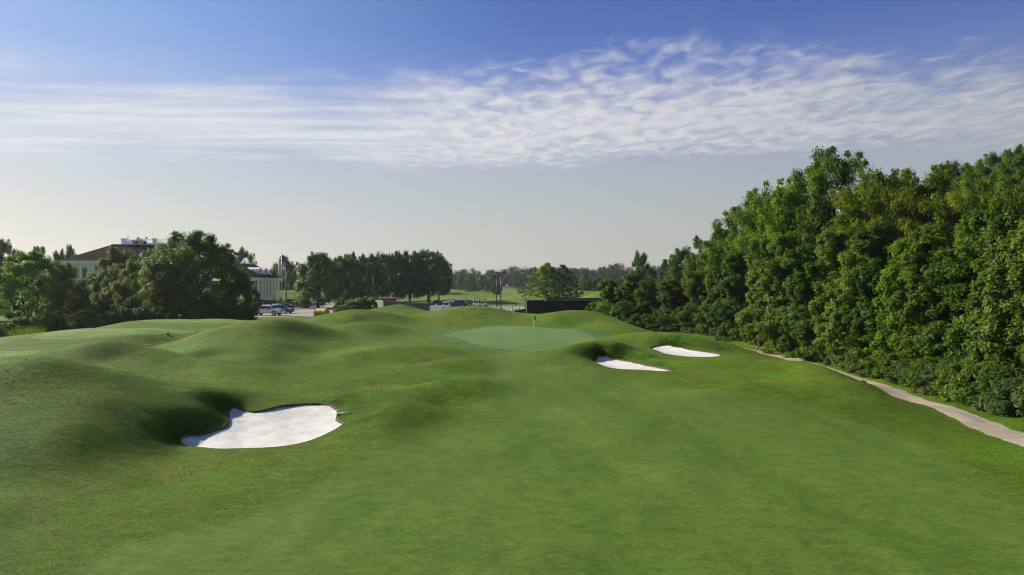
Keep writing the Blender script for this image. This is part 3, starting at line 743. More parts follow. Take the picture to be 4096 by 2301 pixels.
def leaves(rng, cen, rad, n_each, size, tone=None, flat=1.0, up=0.5, droop=0.0, wid=0.6, outw=1.0, axis_c=None, shell=0.45):
    """many small leaf blades scattered in clumps -> vertices, quads, tone per vertex"""
    cen = np.asarray(cen, float); K = len(cen); rad = np.broadcast_to(np.asarray(rad, float), (K,))
    n_each = np.broadcast_to(np.asarray(n_each), (K,)).astype(int)
    idx = np.repeat(np.arange(K), n_each); n = len(idx)
    d = rng.normal(0, 1, (n, 3)); d /= np.linalg.norm(d, axis=1)[:, None]
    r = (shell + (1 - shell) * rng.random(n)) * rng.random(n) ** 0.25
    off = d * (r * rad[idx])[:, None]; off[:, 2] *= flat
    p = cen[idx] + off
    if droop: p[:, 2] -= droop * rng.random(n) * rad[idx]
    nrm = d * outw + rng.normal(0, .55, (n, 3)); nrm[:, 2] += up
    if axis_c is not None:
        o = p - axis_c; o /= np.linalg.norm(o, axis=1)[:, None] + 1e-9; nrm += o * .6
    nrm /= np.linalg.norm(nrm, axis=1)[:, None]
    a = np.cross(nrm, rng.normal(0, 1, (n, 3))); a /= np.linalg.norm(a, axis=1)[:, None] + 1e-9
    b = np.cross(nrm, a)
    s = size * (0.6 + 0.8 * rng.random(n))
    a *= s[:, None] * .5; b *= (s * wid)[:, None] * .5
    Vq = np.stack([p - a, p + b, p + a, p - b], 1).reshape(-1, 3)
    tn = np.clip((rng.normal(.45, .16, K)[idx] if tone is None else tone[idx]) + rng.normal(0, .2, n), 0, 1)
    return Vq, np.repeat(tn, 4)
def leaf_mesh(name, parts, mat):
    Vq = np.concatenate([p[0] for p in parts]); tn = np.concatenate([p[1] for p in parts])
    q = np.arange(len(Vq)).reshape(-1, 4)
    me = np_mesh(name, Vq, q, mat, False); add_attr(me, 'leaf_tone', tn); return me
def wood_mesh(name, limbs, mat):
    mb = MB()
    for pts, r0, r1, seg in limbs:
        k = len(pts); mb.tube(pts, [r0 + (r1 - r0) * (i / (k - 1)) ** .8 for i in range(k)], seg, cap=True)
    return mb.mesh(name, mat)
def bend(rng, a, b, k=5, w=.08):
    a, b = np.array(a, float), np.array(b, float); L = np.linalg.norm(b - a); o = rng.normal(0, w * L, 3)
    return [a + (b - a) * t + o * math.sin(math.pi * t) + np.array((0, 0, .06 * L)) * math.sin(math.pi * t) for t in np.linspace(0, 1, k)]

def tree_proto(kind, seed):
    """prototype of unit height 10 m: (crown mesh, trunk mesh, width)"""
    rng = np.random.default_rng(seed); Ht = 10.0
    limbs, parts = [], []
    def envelope(K, prof, W, z0, z1, inner=.5, jit=.25):
        out = []
        for _ in range(K):
            t = rng.random(); z = z0 + (z1 - z0) * t
            rr = W * prof(t) * (inner + (1 - inner) * math.sqrt(rng.random()))
            th = rng.random() * 2 * math.pi
            out.append((rr * math.cos(th), rr * math.sin(th), z + rng.normal(0, jit)))
        return np.array(out)
    if kind == 'broad':            # round-headed deciduous tree with a visible trunk
        W = 4.0; lob = rng.uniform(0, 6.28, 3)
        prof = lambda t: (max(0, 1 - (2 * t - .85) ** 2 * .95)) ** .5 if t < .95 else .35
        C = envelope(150, prof, W, 1.3, 9.4, .6)
        C[:, :2] *= (1 + .16 * np.sin(np.arctan2(C[:, 1], C[:, 0]) * 3 + lob[0]))[:, None]
        parts.append(leaves(rng, C, rng.uniform(.6, 1.15, len(C)), 290, .205, up=.7, axis_c=np.array((0, 0, 5))))
        tw = C[rng.permutation(len(C))[:60]]; o_ = tw - np.array((0, 0, 5)); tw = tw + o_ / np.linalg.norm(o_, axis=1)[:, None] * .6
        parts.append(leaves(rng, tw, .36, 60, .22, up=.7))
        fork = (rng.normal(0, .1), rng.normal(0, .1), 3.0)
        limbs.append((bend(rng, (0, 0, -.3), fork, 5, .02), .27, .2, 9))
        for c in C[rng.permutation(len(C))[:22]]:
            limbs.append((bend(rng, (fork[0], fork[1], rng.uniform(2.0, 3.4)), c, 5), .11, .02, 5))
    elif kind == 'open':           # tall loose crown with gaps, strong limbs
        W = 4.3
        prof = lambda t: .45 + .55 * math.sin(math.pi * min(1, t * .9 + .1)) if t < .9 else .5
        C = envelope(120, prof, W, 2.4, 9.3, .4)
        parts.append(leaves(rng, C, rng.uniform(.65, 1.15, len(C)), 330, .195, up=.9, flat=.68, wid=.45, droop=.3))
        tw = C[rng.permutation(len(C))[:50]]; tw = tw + (tw - np.array((0, 0, 5.5))) / np.linalg.norm(tw - np.array((0, 0, 5.5)), axis=1)[:, None] * .55
        parts.append(leaves(rng, tw, .42, 80, .22, up=.8, flat=.6, wid=.45))
        forks = [(rng.normal(0, .3), rng.normal(0, .3), z) for z in (2.6, 3.4, 4.4)]
        limbs.append((bend(rng, (0, 0, -.3), forks[0], 5, .03), .24, .19, 9))
        for k in range(5):
            th = k * 1.26 + rng.normal(0, .2); e = np.array((1.6 * math.cos(th), 1.6 * math.sin(th), rng.uniform(6, 7.8)))
            limbs.append((bend(rng, forks[0], e, 6, .06), .15, .05, 7))
            for c in C[np.argsort(((C - e) ** 2).sum(1))[:7]]:
                limbs.append((bend(rng, e * rng.uniform(.75, 1), c, 4), .05, .012, 4))
    elif kind == 'vine':           # wooded edge: leafy to the ground, hung with vines in lobes
        C = []; lob = []
        for k in range(11):
            z = rng.uniform(.9, 8.3); q = rng.random() * 6.28; rr = 1.7 * (1 - (z / 10) ** 1.5) * rng.random() ** .5
            lob.append((rr * math.cos(q), rr * math.sin(q), z, rng.uniform(1.0, 1.75) * (1.1 - .045 * z)))
        lob.append((0, 0, 8.7, .95)); lob.append((.4, .3, 1.2, 1.9)); lob.append((-.5, -.4, 3.0, 1.8))
        for lx, ly, lz, lr in lob:
            m_ = int(7 + 7 * lr); dd = rng.normal(0, 1, (m_, 3)); dd[:, 2] = dd[:, 2] * .8 + .25; dd /= np.linalg.norm(dd, axis=1)[:, None]
            C.append(np.array((lx, ly, lz)) + dd * lr * (.72 + .3 * rng.random((m_, 1))) * np.array((1, 1, 1.1)))
        C = np.concatenate(C); C[:, 2] = np.clip(C[:, 2], .15, 9.8)
        parts.append(leaves(rng, C, rng.uniform(.34, .66, len(C)), 205, .175, up=.45, flat=.85, droop=.35, wid=.66, axis_c=np.array((0, 0, 4))))
        dn = C[rng.permutation(len(C))[:34]] - np.array((0, 0, .75)); parts.append(leaves(rng, dn, .28, 110, .16, up=.3, flat=2.2, wid=.6))
        limbs.append((bend(rng, (0, 0, -.3), (.2, .1, 7.5), 7, .02), .2, .06, 7))
        for c in C[:14]: limbs.append((bend(rng, (.1, 0, max(.8, c[2] - 1.8)), c, 4), .06, .015, 4))
    elif kind == 'shrub':          # undergrowth, height 10 = scaled down a lot
        W = 6.2
        prof = lambda t: (1 - t ** 2) ** .5
        C = envelope(60, prof, W, .6, 8.6, .65, .5)
        parts.append(leaves(rng, C, rng.uniform(1.2, 2.3, len(C)), 190, .75, up=.5, flat=.9, wid=.5, axis_c=np.array((0, 0, 2))))
        parts.append(leaves(rng, envelope(55, prof, W * 1.15, 1, 9.6, .85), .9, 45, .65, up=.7, wid=.35))
        for c in C[:9]: limbs.append((bend(rng, (c[0] * .1, c[1] * .1, -.3), c, 4), .16, .05, 4))
    elif kind == 'pear':           # upright oval street tree, many ascending limbs
        W = 3.5
        prof = lambda t: math.sin(math.pi * (0.16 + .80 * t)) ** .62
        C = envelope(150, prof, W, 1.7, 9.4, .6)
        parts.append(leaves(rng, C, rng.uniform(.55, .95, len(C)), 160, .29, up=.55, flat=1.2, axis_c=np.array((0, 0, 4.5))))
        tip = envelope(46, prof, W, 4.5, 9.6, .85); parts.append(leaves(rng, tip + np.array((0, 0, .25)), .28, 40, .26, up=.8, flat=2.0))
        limbs.append((bend(rng, (0, 0, -.2), (0, 0, 1.9), 4, .02), .24, .2, 9))
        for k in range(9):
            th = k * .7; e = (1.5 * math.cos(th), 1.5 * math.sin(th), rng.uniform(5.5, 7.5))
            limbs.append((bend(rng, (0, 0, rng.uniform(1.2, 1.9)), e, 5, .03), .11, .03, 6))
        for c in C[:12]: limbs.append((bend(rng, (c[0] * .3, c[1] * .3, max(2, c[2] - 2.2)), c, 4), .05, .012, 4))
    elif kind == 'cone':           # dense conifer
        W = 3.0
        C = []
        for k in range(26):
            t = k / 25; z = .6 + 9.0 * t; rr = W * (1 - t) ** .8 + .12
            for q in range(max(3, int(9 * (1 - t)) + 2)):
                th = q * 2.4 + k; f = rng.uniform(.55, 1.0); C.append((rr * f * math.cos(th), rr * f * math.sin(th), z - .15 * rr * f + rng.normal(0, .1)))
        C = np.array(C)
        parts.append(leaves(rng, C, .5, 95, .32, up=.3, flat=.7, wid=.3))
        limbs.append((bend(rng, (0, 0, -.2), (0, 0, 9.6), 4, .0), .22, .04, 7))
    elif kind == 'pine':           # broad airy pine with layered boughs
        W = 4.6; C = []
        for k in range(17):
            t = k / 16; z = 1.4 + 8.0 * t; rr = W * (1 - t ** 2.6) * (.62 + .5 * rng.random()) + .35
            m_ = rng.integers(4, 7)
            for q in range(m_):
                th = q * 6.28 / m_ + rng.random() * 1.2
                e = np.array((rr * math.cos(th), rr * math.sin(th), z + rr * rng.uniform(.0, .22)))
                limbs.append((bend(rng, (0, 0, z - .3), e, 4, .03), .07, .015, 4))
                for s_ in (.45, .7, .9, 1.0): C.append(e * np.array((s_, s_, 1)) + np.array((0, 0, -(1 - s_) * .5)) + rng.normal(0, .16, 3))
        C = np.array(C)
        parts.append(leaves(rng, C, rng.uniform(.4, .7, len(C)), 64, .36, up=.7, flat=.5, wid=.28))
        limbs.append((bend(rng, (0, 0, -.2), (.1, 0, 9.4), 6, .01), .26, .05, 8))
    elif kind == 'willow':
        W = 4.2
        prof = lambda t: math.sin(math.pi * (.2 + .72 * t)) ** .7
        C = envelope(90, prof, W, 2.5, 9.2, .6)
        parts.append(leaves(rng, C, rng.uniform(.5, .8, len(C)), 150, .34, up=.2, flat=1.9, droop=1.6, wid=.22))
        limbs.append((bend(rng, (0, 0, -.2), (.2, 0, 3.2), 4, .04), .3, .2, 8))
        for c in C[:14]: limbs.append((bend(rng, (.2, 0, 3.0), c, 5), .1, .02, 5))
    elif kind == 'stems':          # light airy tree on several thin stems
        W = 4.4
        prof = lambda t: (max(0.05, 1 - (2 * t - .9) ** 2)) ** .5
        C = envelope(150, prof, W, 1.5, 9.5, .5)
        parts.append(leaves(rng, C, rng.uniform(.5, 1.0, len(C)), 150, .25, up=.8, flat=.8, wid=.6))
        for k in range(6):
            th = k * 1.05; e = (1.7 * math.cos(th), 1.2 * math.sin(th), rng.uniform(5.5, 7.5))
            limbs.append((bend(rng, (.25 * math.cos(th), .25 * math.sin(th), -.2), e, 6, .03), .1, .03, 6))
        for c in C[:24]: limbs.append((bend(rng, (c[0] * .35, c[1] * .35, max(2.2, c[2] - 2.4)), c, 4), .045, .012, 4))
    crown = leaf_mesh('crown', parts, LEAF['mid']); trunk = wood_mesh('trunk', limbs, M_BARK)
    co = np.empty(len(crown.vertices) * 3, np.float32); crown.vertices.foreach_get('co', co); co = co.reshape(-1, 3)
    top = float(np.percentile(co[:, 2], 99.8)); wd = float(np.percentile(np.abs(co[:, 0]), 99.0) * 2)
    return crown, trunk, top, wd
PROTO = {}
for kind, seeds in (('broad', (11, 12, 13)), ('open', (21, 22)), ('vine', (31, 32, 33)), ('shrub', (41, 42)), ('pear', (51, 52, 53)), ('cone', (61,)), ('pine', (71,)), ('willow', (81,)), ('stems', (91,))):
    PROTO[kind] = [tree_proto(kind, s) for s in seeds]
trng = random.Random(4)
_turn = {}
def plant_at(kind, x, y, height, width, mat, name, label, cat, group=None, sink=0.0, var=None, rz=None, lean=0.0):
    ps = PROTO[kind]; _turn[kind] = _turn.get(kind, -1) + 1
    crown, trunk, top, wd = ps[(var if var is not None else _turn[kind]) % len(ps)]
    z = float(zland(np.array([x]), np.array([y]))[0]) - sink
    e = empty(name, (x, y, z), trng.uniform(0, 6.28) if rz is None else rz)
    e.rotation_euler[0] = lean
    e.scale = (width / wd, width / wd, height / top)
    c = mesh_obj('crown', crown, e)
    c.material_slots[0].link = 'OBJECT'; c.material_slots[0].material = LEAF[mat]
    mesh_obj('trunk' if kind != 'shrub' else 'stems', trunk, e)
    tag(e, label, cat, group); return e
def plant(kind, px, d, top, wpx, mat, name, label, cat='tree', group=None, **k):
    """a tree at distance d whose crown reaches row top and spans wpx columns of the photograph"""
    x = X(px, d); z = float(zland(np.array([x]), np.array([d]))[0])
    zt = H + (HY - top) / F * d
    w_m = wpx / F * d
    if px > 2650 and kind in ('open', 'broad'): zt = z + (zt - z) * 1.05; w_m = max(w_m, .56 * (zt - z))
    return plant_at(kind, x, d, zt - z, w_m, mat, name, label, cat, group, **k)

# --- the woods on the right: tall trees first
plant('broad', 2562, 150, 1008, 118, 'deep', 'broadleaf_tree', 'round crowned tree standing clear at the left end of the right-hand woods')
plant('cone', 2660, 132, 1040, 120, 'blue', 'conifer_tree', 'dark blue-green conifer just right of the round crowned tree')
plant('broad', 2735, 122, 1004, 150, 'deep', 'broadleaf_tree', 'dark green tree between the conifer and the olive trees')
plant('open', 2830, 108, 962, 190, 'olive', 'broadleaf_tree', 'olive green tree with twigs sticking out at its top left')
plant('broad', 2905, 100, 930, 170, 'mid', 'broadleaf_tree', 'mid green tree on the rising shoulder of the woods')
plant('open', 2985, 92, 815, 190, 'mid', 'walnut_tree', 'tufted tree left of the tallest walnut with a stepped top')
plant('open', 3085, 84, 765, 220, 'mid', 'walnut_tree', 'leafy walnut with clumped foliage next to the tallest one', var=1)
plant('open', 3330, 76, 640, 400, 'mid', 'walnut_tree', 'tallest walnut of the woods with sky showing between its limbs', var=0)
plant('open', 3200, 80, 720, 230, 'bright', 'walnut_tree', 'bright green walnut hugging the left of the tallest one', var=1)
plant('open', 3500, 68, 700, 260, 'yellow', 'walnut_tree', 'yellow green walnut just right of the tallest one', var=1)
plant('open', 3690, 64, 705, 300, 'yellow', 'walnut_tree', 'broad sunlit yellow green tree under the dark hilltop trees', var=0)
plant('open', 3880, 60, 735, 300, 'yellow', 'walnut_tree', 'yellow tinged tree high on the right near the frame edge', var=1)
plant('broad', 4060, 56, 740, 300, 'olive', 'broadleaf_tree', 'tall olive tree cut by the right edge of the picture')
plant('broad', 3790, 128, 664, 190, 'deep', 'broadleaf_tree', 'dark round tree on the skyline of the hill at right')
plant('broad', 3560, 112, 722, 120, 'deep', 'broadleaf_tree', 'small dark treetop peeping out behind the walnuts')
# --- hill behind
hill = [(3890, 128, 660, 190), (3975, 122, 630, 190), (4060, 118, 605, 200), (4160, 112, 590, 220), (4010, 104, 690, 220), (4120, 98, 680, 240), (3870, 110, 715, 200), (3720, 118, 735, 170),
        (3640, 104, 770, 190), (3450, 108, 800, 170), (3330, 112, 860, 180), (3220, 116, 900, 180), (3120, 120, 930, 170), (3020, 126, 950, 160), (2940, 130, 985, 150), (4250, 104, 640, 240), (4300, 92, 700, 260), (2840, 140, 1010, 140), (2780, 165, 1040, 120), (2690, 190, 1058, 110)]
NTH = ['first', 'second', 'third', 'fourth', 'fifth', 'sixth', 'seventh', 'eighth', 'ninth', 'tenth', 'eleventh', 'twelfth', 'thirteenth', 'fourteenth', 'fifteenth', 'sixteenth', 'seventeenth', 'eighteenth', 'nineteenth', 'twentieth']
for k, (px, d, top, wpx) in enumerate(sorted(hill)):
    plant('broad', px, d, top, wpx, trng.choice(['deep', 'deep', 'mid']), 'broadleaf_tree', NTH[k] + ' tree from the left in the canopy massed on the wooded hill', 'tree', 'trees massed on the wooded hill')
# --- middle layer hung with vines
mid_layer = [(2440, 103, 1118, 90, 'bright'), (2520, 101, 1100, 110, 'vine'), (2590, 98, 1125, 110, 'olive'), (2690, 95, 1120, 120, 'vine'), (2780, 90, 1090, 130, 'olive'), (2870, 85, 1070, 130, 'mid'), (2950, 79, 1010, 150, 'deep'), (3045, 74, 960, 160, 'vine'), (3130, 68, 945, 190, 'vine'), (3235, 62, 985, 190, 'deep'), (3330, 60, 930, 200, 'vine'),
             (3420, 56, 985, 190, 'vine'), (3520, 54, 900, 220, 'deep'), (3620, 51, 960, 210, 'bright'), (3720, 49, 905, 240, 'olive'), (3820, 47, 1000, 230, 'deep'), (3930, 45, 850, 260, 'mid'), (4030, 43, 800, 230, 'vine'), (4130, 40.5, 880, 260, 'vine'), (4230, 40, 860, 300, 'mid'), (4000, 43.5, 1060, 200, 'blue')]
mid_lab = ['vine-hung bright green bush nearest the dark wall', 'vine-draped pale green growth above the wall end', 'olive vine tangle below the round crowned tree', 'leafy vine column in front of the conifer', 'olive vine-draped tree left of the black lamp post', 'mid green leafy tree around the black lamp post', 'leaning leafy tree right of the black lamp post', 'pale vine column rising from the dark hollow', 'broad pale-leaved vine column behind the far end of the path', 'leafy tree behind the short visible stretch of path',
           'speckled vine-hung tree below the tallest walnut', 'pale vine mass above the grey path shrubs', 'dark green tree below the yellow walnuts', 'soft bright green tree in the middle of the right-hand wall of leaves', 'olive tree with drooping boughs left of the dark gap', 'dark green tree low in the right-hand woods below the yellow treetops', 'tall mid green tree beside the vine column at right', 'tall ivy-like vine column near the right frame edge', 'vine-hung tree cut by the right frame edge', 'leafy tree just beyond the right frame edge', 'blue-green leafy tree low at the right frame edge']
for (px, d, top, wpx, mt), lb in zip(mid_layer, mid_lab):
    plant('vine', px, d, top, wpx * 1.18, mt, 'vine_covered_tree', lb, 'tree', 'vine-hung trees along the wood edge')
# --- shrubs along the verge of the path
shr = [(2430, 100, 1200, 120), (2500, 97, 1215, 130), (2570, 94, 1245, 130), (2640, 92, 1265, 130), (2710, 90, 1280, 140), (2790, 88, 1290, 140), (2860, 85, 1285, 140), (2920, 81, 1290, 140), (2990, 79, 1290, 130), (3045, 76, 1300, 120), (3100, 72.5, 1320, 130), (3170, 69, 1325, 130), (3235, 66, 1320, 140), (3290, 62.5, 1330, 160), (3345, 59, 1345, 170), (3400, 56.5, 1360, 170), (3450, 54, 1370, 180), (3505, 51.5, 1390, 180), (3560, 49.5, 1400, 190), (3620, 47.5, 1410, 190), (3680, 45.5, 1430, 200), (3745, 43.5, 1430, 210), (3810, 41.5, 1440, 220), (3880, 39.8, 1450, 230), (3950, 38.2, 1450, 250), (4030, 36.6, 1460, 260), (4110, 35, 1480, 280), (4200, 33.5, 1500, 300),
       (2400, 106, 1190, 110), (2470, 104, 1175, 130), (2620, 98, 1215, 150), (2760, 93, 1230, 160), (2900, 86, 1225, 160), (3060, 79, 1230, 170), (3300, 66, 1240, 180), (3480, 56.5, 1290, 190), (3660, 50.5, 1300, 200), (3840, 45, 1320, 220), (4010, 41, 1330, 240)]
ORD = ['first', 'second', 'third', 'fourth', 'fifth', 'sixth', 'seventh', 'eighth', 'ninth', 'tenth', 'eleventh', 'twelfth', 'thirteenth', 'fourteenth', 'fifteenth', 'sixteenth', 'seventeenth', 'eighteenth', 'nineteenth', 'twentieth']
ORD += ['twenty-' + o for o in ORD[:9]]
HUE = {'deep': 'dark green', 'grey': 'grey green', 'mid': 'mid green', 'olive': 'olive', 'vine': 'pale green', 'bright': 'bright green', 'yellow': 'yellow green', 'blue': 'blue green'}
for k, (px, d, top, wpx) in enumerate(shr):
    mt_ = trng.choice(['deep', 'grey', 'mid', 'olive', 'vine'])
    lb_ = f'{HUE[mt_]} shrub, {ORD[k]} from the dark wall in the front rank below the woods' if k < 28 else f'{HUE[mt_]} shrub, {ORD[k - 28]} from the dark wall in the rank behind the front shrubs'
    plant('shrub', px, d + 1.2, top + trng.uniform(-14, 14), wpx * 1.15, mt_, 'shrub', lb_, 'shrub', 'undergrowth shrubs below the woods', sink=.15)

# --- trees on the left
plant('stems', 108, 96, 1006, 250, 'lime', 'multistem_tree', 'bright green tree on several thin stems at the left edge', rz=.4)
plant('broad', 250, 101, 1050, 185, 'olive', 'broadleaf_tree', 'dark olive tree in front of the white clubhouse balcony', var=1)
plant('broad', 285, 104, 1120, 90, 'deep', 'broadleaf_tree', 'small dark tree below the clubhouse balcony')
plant('broad', 20, 172, 960, 120, 'deep', 'broadleaf_tree', 'dark tree on the skyline at the far left edge')
plant('broad', 150, 190, 988, 120, 'deep', 'broadleaf_tree', 'dark distant tree above the bright stemmed tree')
plant('broad', 235, 200, 1000, 90, 'deep', 'broadleaf_tree', 'low dark treetop left of the clubhouse roof')
plant('broad', 282, 210, 981, 66, 'mid', 'broadleaf_tree', 'rounded treetop touching the left slope of the clubhouse roof')
plant('broad', 488, 118, 992, 235, 'olive', 'broadleaf_tree', 'olive green tree in front of the clubhouse roof', var=0)
plant('broad', 545, 109, 1040, 160, 'yellow', 'broadleaf_tree', 'yellow tinged tree leaning on the big dark tree')
plant('broad', 470, 104, 1130, 150, 'vine', 'broadleaf_tree', 'pale leaved low tree at the left foot of the big dark tree')
plant('broad', 775, 103, 930, 380, 'mid', 'broadleaf_tree', 'biggest dark round tree in front of the clubhouse', var=2)
plant('broad', 690, 100, 1000, 200, 'vine', 'broadleaf_tree', 'sunlit left lobe tree merging into the big dark tree', var=1)
plant('broad', 940, 106, 1070, 150, 'deep', 'broadleaf_tree', 'dark tree hiding the left part of the columned portico', var=0)
plant('broad', 1010, 112, 1150, 70, 'deep', 'broadleaf_tree', 'small dark tree beside the white slatted gate')
plant('broad', 975, 232, 992, 110, 'olive', 'broadleaf_tree', 'dark tree rising behind the portico roof')
plant('broad', 1133, 236, 1028, 110, 'mid', 'broadleaf_tree', 'round tree behind the three flagpoles')
plant('broad', 1190, 262, 1088, 80, 'mid', 'broadleaf_tree', 'hazy tree between the flagpoles and the pear trees')
plant('shrub', 338, 90, 1240, 130, 'yellow', 'shrub', 'sunny yellow green bush behind the lower tee', 'shrub', var=0)
low = [(20, 80, 1292), (85, 84, 1270), (150, 86, 1262), (215, 89, 1262), (430, 93, 1245), (500, 95, 1225), (570, 96, 1225), (640, 97, 1220), (710, 97, 1225), (780, 98, 1220), (850, 99, 1225), (915, 101, 1215), (960, 103, 1222), (-40, 76, 1290), (260, 92, 1228), (400, 99, 1200), (540, 101, 1180), (830, 102, 1170)]
plant('broad', 55, 122, 1075, 150, 'deep', 'broadleaf_tree', 'dark tree filling the gap behind the bright stemmed tree')
plant('broad', 185, 120, 1095, 110, 'mid', 'broadleaf_tree', 'mid green tree between the bright stemmed tree and the dark olive one')
plant('broad', -40, 108, 1050, 170, 'lime', 'broadleaf_tree', 'bright green tree cut by the left frame edge')
for k, (px, d, top) in enumerate(sorted(low)):
    mt_ = trng.choice(['deep', 'deep', 'olive', 'vine'])
    plant('shrub', px, d, top + trng.uniform(-8, 8), trng.uniform(95, 135), mt_, 'shrub', f'{HUE[mt_]} shrub, {ORD[k]} from the left in the thicket behind the tees', 'shrub', 'thicket shrubs behind the tees', sink=.1)
for px, d, top, wpx, mt, lb in ((330, 130, 1150, 80, 'olive', 'reddish olive bush below the clubhouse balcony'), (378, 132, 1150, 80, 'deep', 'dark bush below the right part of the clubhouse balcony'), (275, 128, 1165, 80, 'deep', 'dark bush below the left windows of the clubhouse')):
    plant('shrub', px, d, top, wpx, mt, 'shrub', lb, 'shrub', sink=.1)
for px, d, top, lb in ((1052, 262, 1078, 'dark tree seen between the left columns of the portico'), (1090, 268, 1082, 'dark tree seen between the right columns of the portico')):
    plant('broad', px, d, top, 95, 'deep', 'broadleaf_tree', lb)
# --- row of pear trees round the car park
pears = [(1272, 160, 1013, 158, 'nearest pear tree, dark round crown leftmost in the row'), (1375, 168, 1022, 100, 'second pear tree from the left with a thick leaning trunk'), (1400, 186, 1012, 84, 'pear tree with a narrow crown behind the stacked pallets'), (1470, 190, 1018, 104, 'pear tree with a split trunk behind the dark bushes'), (1528, 196, 1012, 84, 'narrow pear tree behind the corner of the green board fence'), (1582, 200, 1008, 98, 'pear tree with pale sunlit leaves on its left side'), (1640, 203, 1006, 110, 'pear tree with three trunks behind the green board fence'), (1714, 206, 1002, 160, 'largest pear tree at the right end of the row'), (1455, 224, 1040, 120, 'pear tree standing in the back row half hidden'), (1330, 228, 1045, 120, 'pear tree behind the two left trees of the row'), (1755, 214, 1050, 86, 'dark outer pear tree leaning at the right end of the row')]
for k, (px, d, top, wpx, lb) in enumerate(pears):
    plant('pear', px, d, top, wpx * 1.16, 'pear', 'pear_tree', lb, 'tree', 'pear trees round the car park')
# --- the range: single trees
plant('pine', 2188, 188, 1052, 175, 'bright', 'pine_tree', 'airy light green pine behind the dark wall')
plant('pine', 2252, 190, 1060, 150, 'mid', 'pine_tree', 'shaded right-hand pine of the pair behind the dark wall', rz=2.0)
plant('willow', 2096, 300, 1140, 60, 'grey', 'willow_tree', 'pale drooping willow left of the pines')
plant('willow', 2138, 330, 1140, 56, 'grey', 'willow_tree', 'second drooping willow close to the pines')
plant('open', 1842, 380, 1098, 38, 'grey', 'broadleaf_tree', 'slim pale tree with a bare trunk on the range')
plant('cone', 1877, 340, 1128, 36, 'deep', 'conifer_tree', 'left conifer of the dark pair on the range')
plant('cone', 1897, 335, 1126, 40, 'deep', 'conifer_tree', 'right conifer of the dark pair on the range')
plant('cone', 1947, 345, 1128, 34, 'deep', 'conifer_tree', 'single conifer left of the tall lamp posts')
plant('broad', 1985, 300, 1128, 48, 'olive', 'broadleaf_tree', 'dark shaggy tree behind the tall lamp posts')
plant('broad', 1928, 420, 1100, 50, 'mid', 'broadleaf_tree', 'leafy tree behind the single conifer')
plant('broad', 1970, 440, 1104, 60, 'mid', 'broadleaf_tree', 'wide leafy tree behind the lamp posts on the range')
plant('broad', 1880, 450, 1102, 60, 'mid', 'broadleaf_tree', 'leafy tree behind the pair of dark conifers')
plant('broad', 2340, 300, 1095, 60, 'deep', 'broadleaf_tree', 'dark tree behind the knolls right of the pines')
plant('broad', 2395, 300, 1110, 56, 'deep', 'broadleaf_tree', 'low dark tree between the pines and the woods')

# --- woods in the distance, one mass
def far_wood():
    rng = np.random.default_rng(9); parts = []; limbs = []
    prof = [(1700, 1080), (1796, 1075), (1847, 1074), (1895, 1068), (1924, 1078), (1950, 1070), (1992, 1069), (2023, 1072), (2050, 1062), (2101, 1056), (2156, 1067), (2185, 1060), (2265, 1067), (2309, 1064), (2350, 1064), (2380, 1071), (2421, 1054), (2452, 1041), (2490, 1056), (2540, 1064), (2640, 1060), (2760, 1050), (2900, 1040)]
    pxs, pys = zip(*prof)
    def crown(px, d, top, wpx, bottom=None):
        x = X(px, d); zg = float(zland(np.array([x]), np.array([d]))[0]); zt = H + (HY - top) / F * d
        h = max(6.0, min(zt - zg, 17.0)); rw = wpx / F * d / 2
        K = 18; th = rng.random(K) * 6.28; t = rng.random(K) ** .8
        C = np.c_[x + rw * .72 * np.cos(th) * np.sqrt(1 - (t - .3) ** 2 * .9), d + rw * .72 * np.sin(th), zt - rw * .45 - (1 - t) * (h - rw * .9)]
        parts.append(leaves(rng, C, rw * rng.uniform(.46, .66, K), 46, 1.2, tone=np.full(K, rng.uniform(.1, .75)), up=.7, flat=.85, axis_c=np.array((x, d, zt - h * .5))))
    for row, (d0, drop, n) in enumerate(((560, 52, 70), (600, 34, 62), (640, 16, 62), (690, 0, 62))):
        for k in range(n):
            px = 1690 + (2900 - 1690) * (k + rng.random()) / n
            top = np.interp(px, pxs, pys) + drop + rng.uniform(-4, 9)
            crown(px, d0 + rng.uniform(-14, 14), top, rng.uniform(36, 56))
    for k in range(60):      # behind the clubhouse and the car park
        px = -500 + 2250 * (k + rng.random()) / 60
        crown(px, 345 + rng.uniform(-20, 20), 1082 + rng.uniform(-10, 16), rng.uniform(50, 80))
        crown(px + 15, 330 + rng.uniform(-10, 20), 1122 + rng.uniform(-8, 10), rng.uniform(50, 80))
    o = mesh_obj('distant_woods', leaf_mesh('distant_woods', parts, LEAF['far']))
    tag(o, 'hazy wooded hills closing the view beyond the range', 'woods', kind='stuff')
far_wood()
# ------------------------------------------------------------------ car park
M_WHITE = plain('white_paint', (.82, .82, .79), .5, var=.06, nscale=2.0)
M_CREAM = plain('cream_paint', (.74, .70, .58), .6, var=.08, nscale=2.0)
M_SHINGLE = plain('dark_shingles', (.016, .014, .015), .95, spec=.02, var=.45, nscale=3.0)
M_DARK = plain('dark_void', (.018, .018, .020), .6)
M_GLASS = plain('window_glass', (.03, .035, .04), .08, spec=.6, var=.1)
M_BLACK = plain('black_metal', (.022, .022, .022), .5)
M_GREYM = plain('grey_metal', (.30, .31, .31), .45, metal=.3)
M_TYRE = plain('tyre_rubber', (.020, .020, .020), .85)
M_RIM = plain('alloy_rim', (.50, .50, .51), .3, metal=.8)
M_LAMP = plain('lamp_glass', (.75, .75, .72), .15, spec=.7, var=.05)
M_TAIL = plain('tail_lamp_red', (.30, .02, .02), .25, spec=.6)
M_CHROME = plain('chrome', (.62, .62, .62), .15, metal=.9)
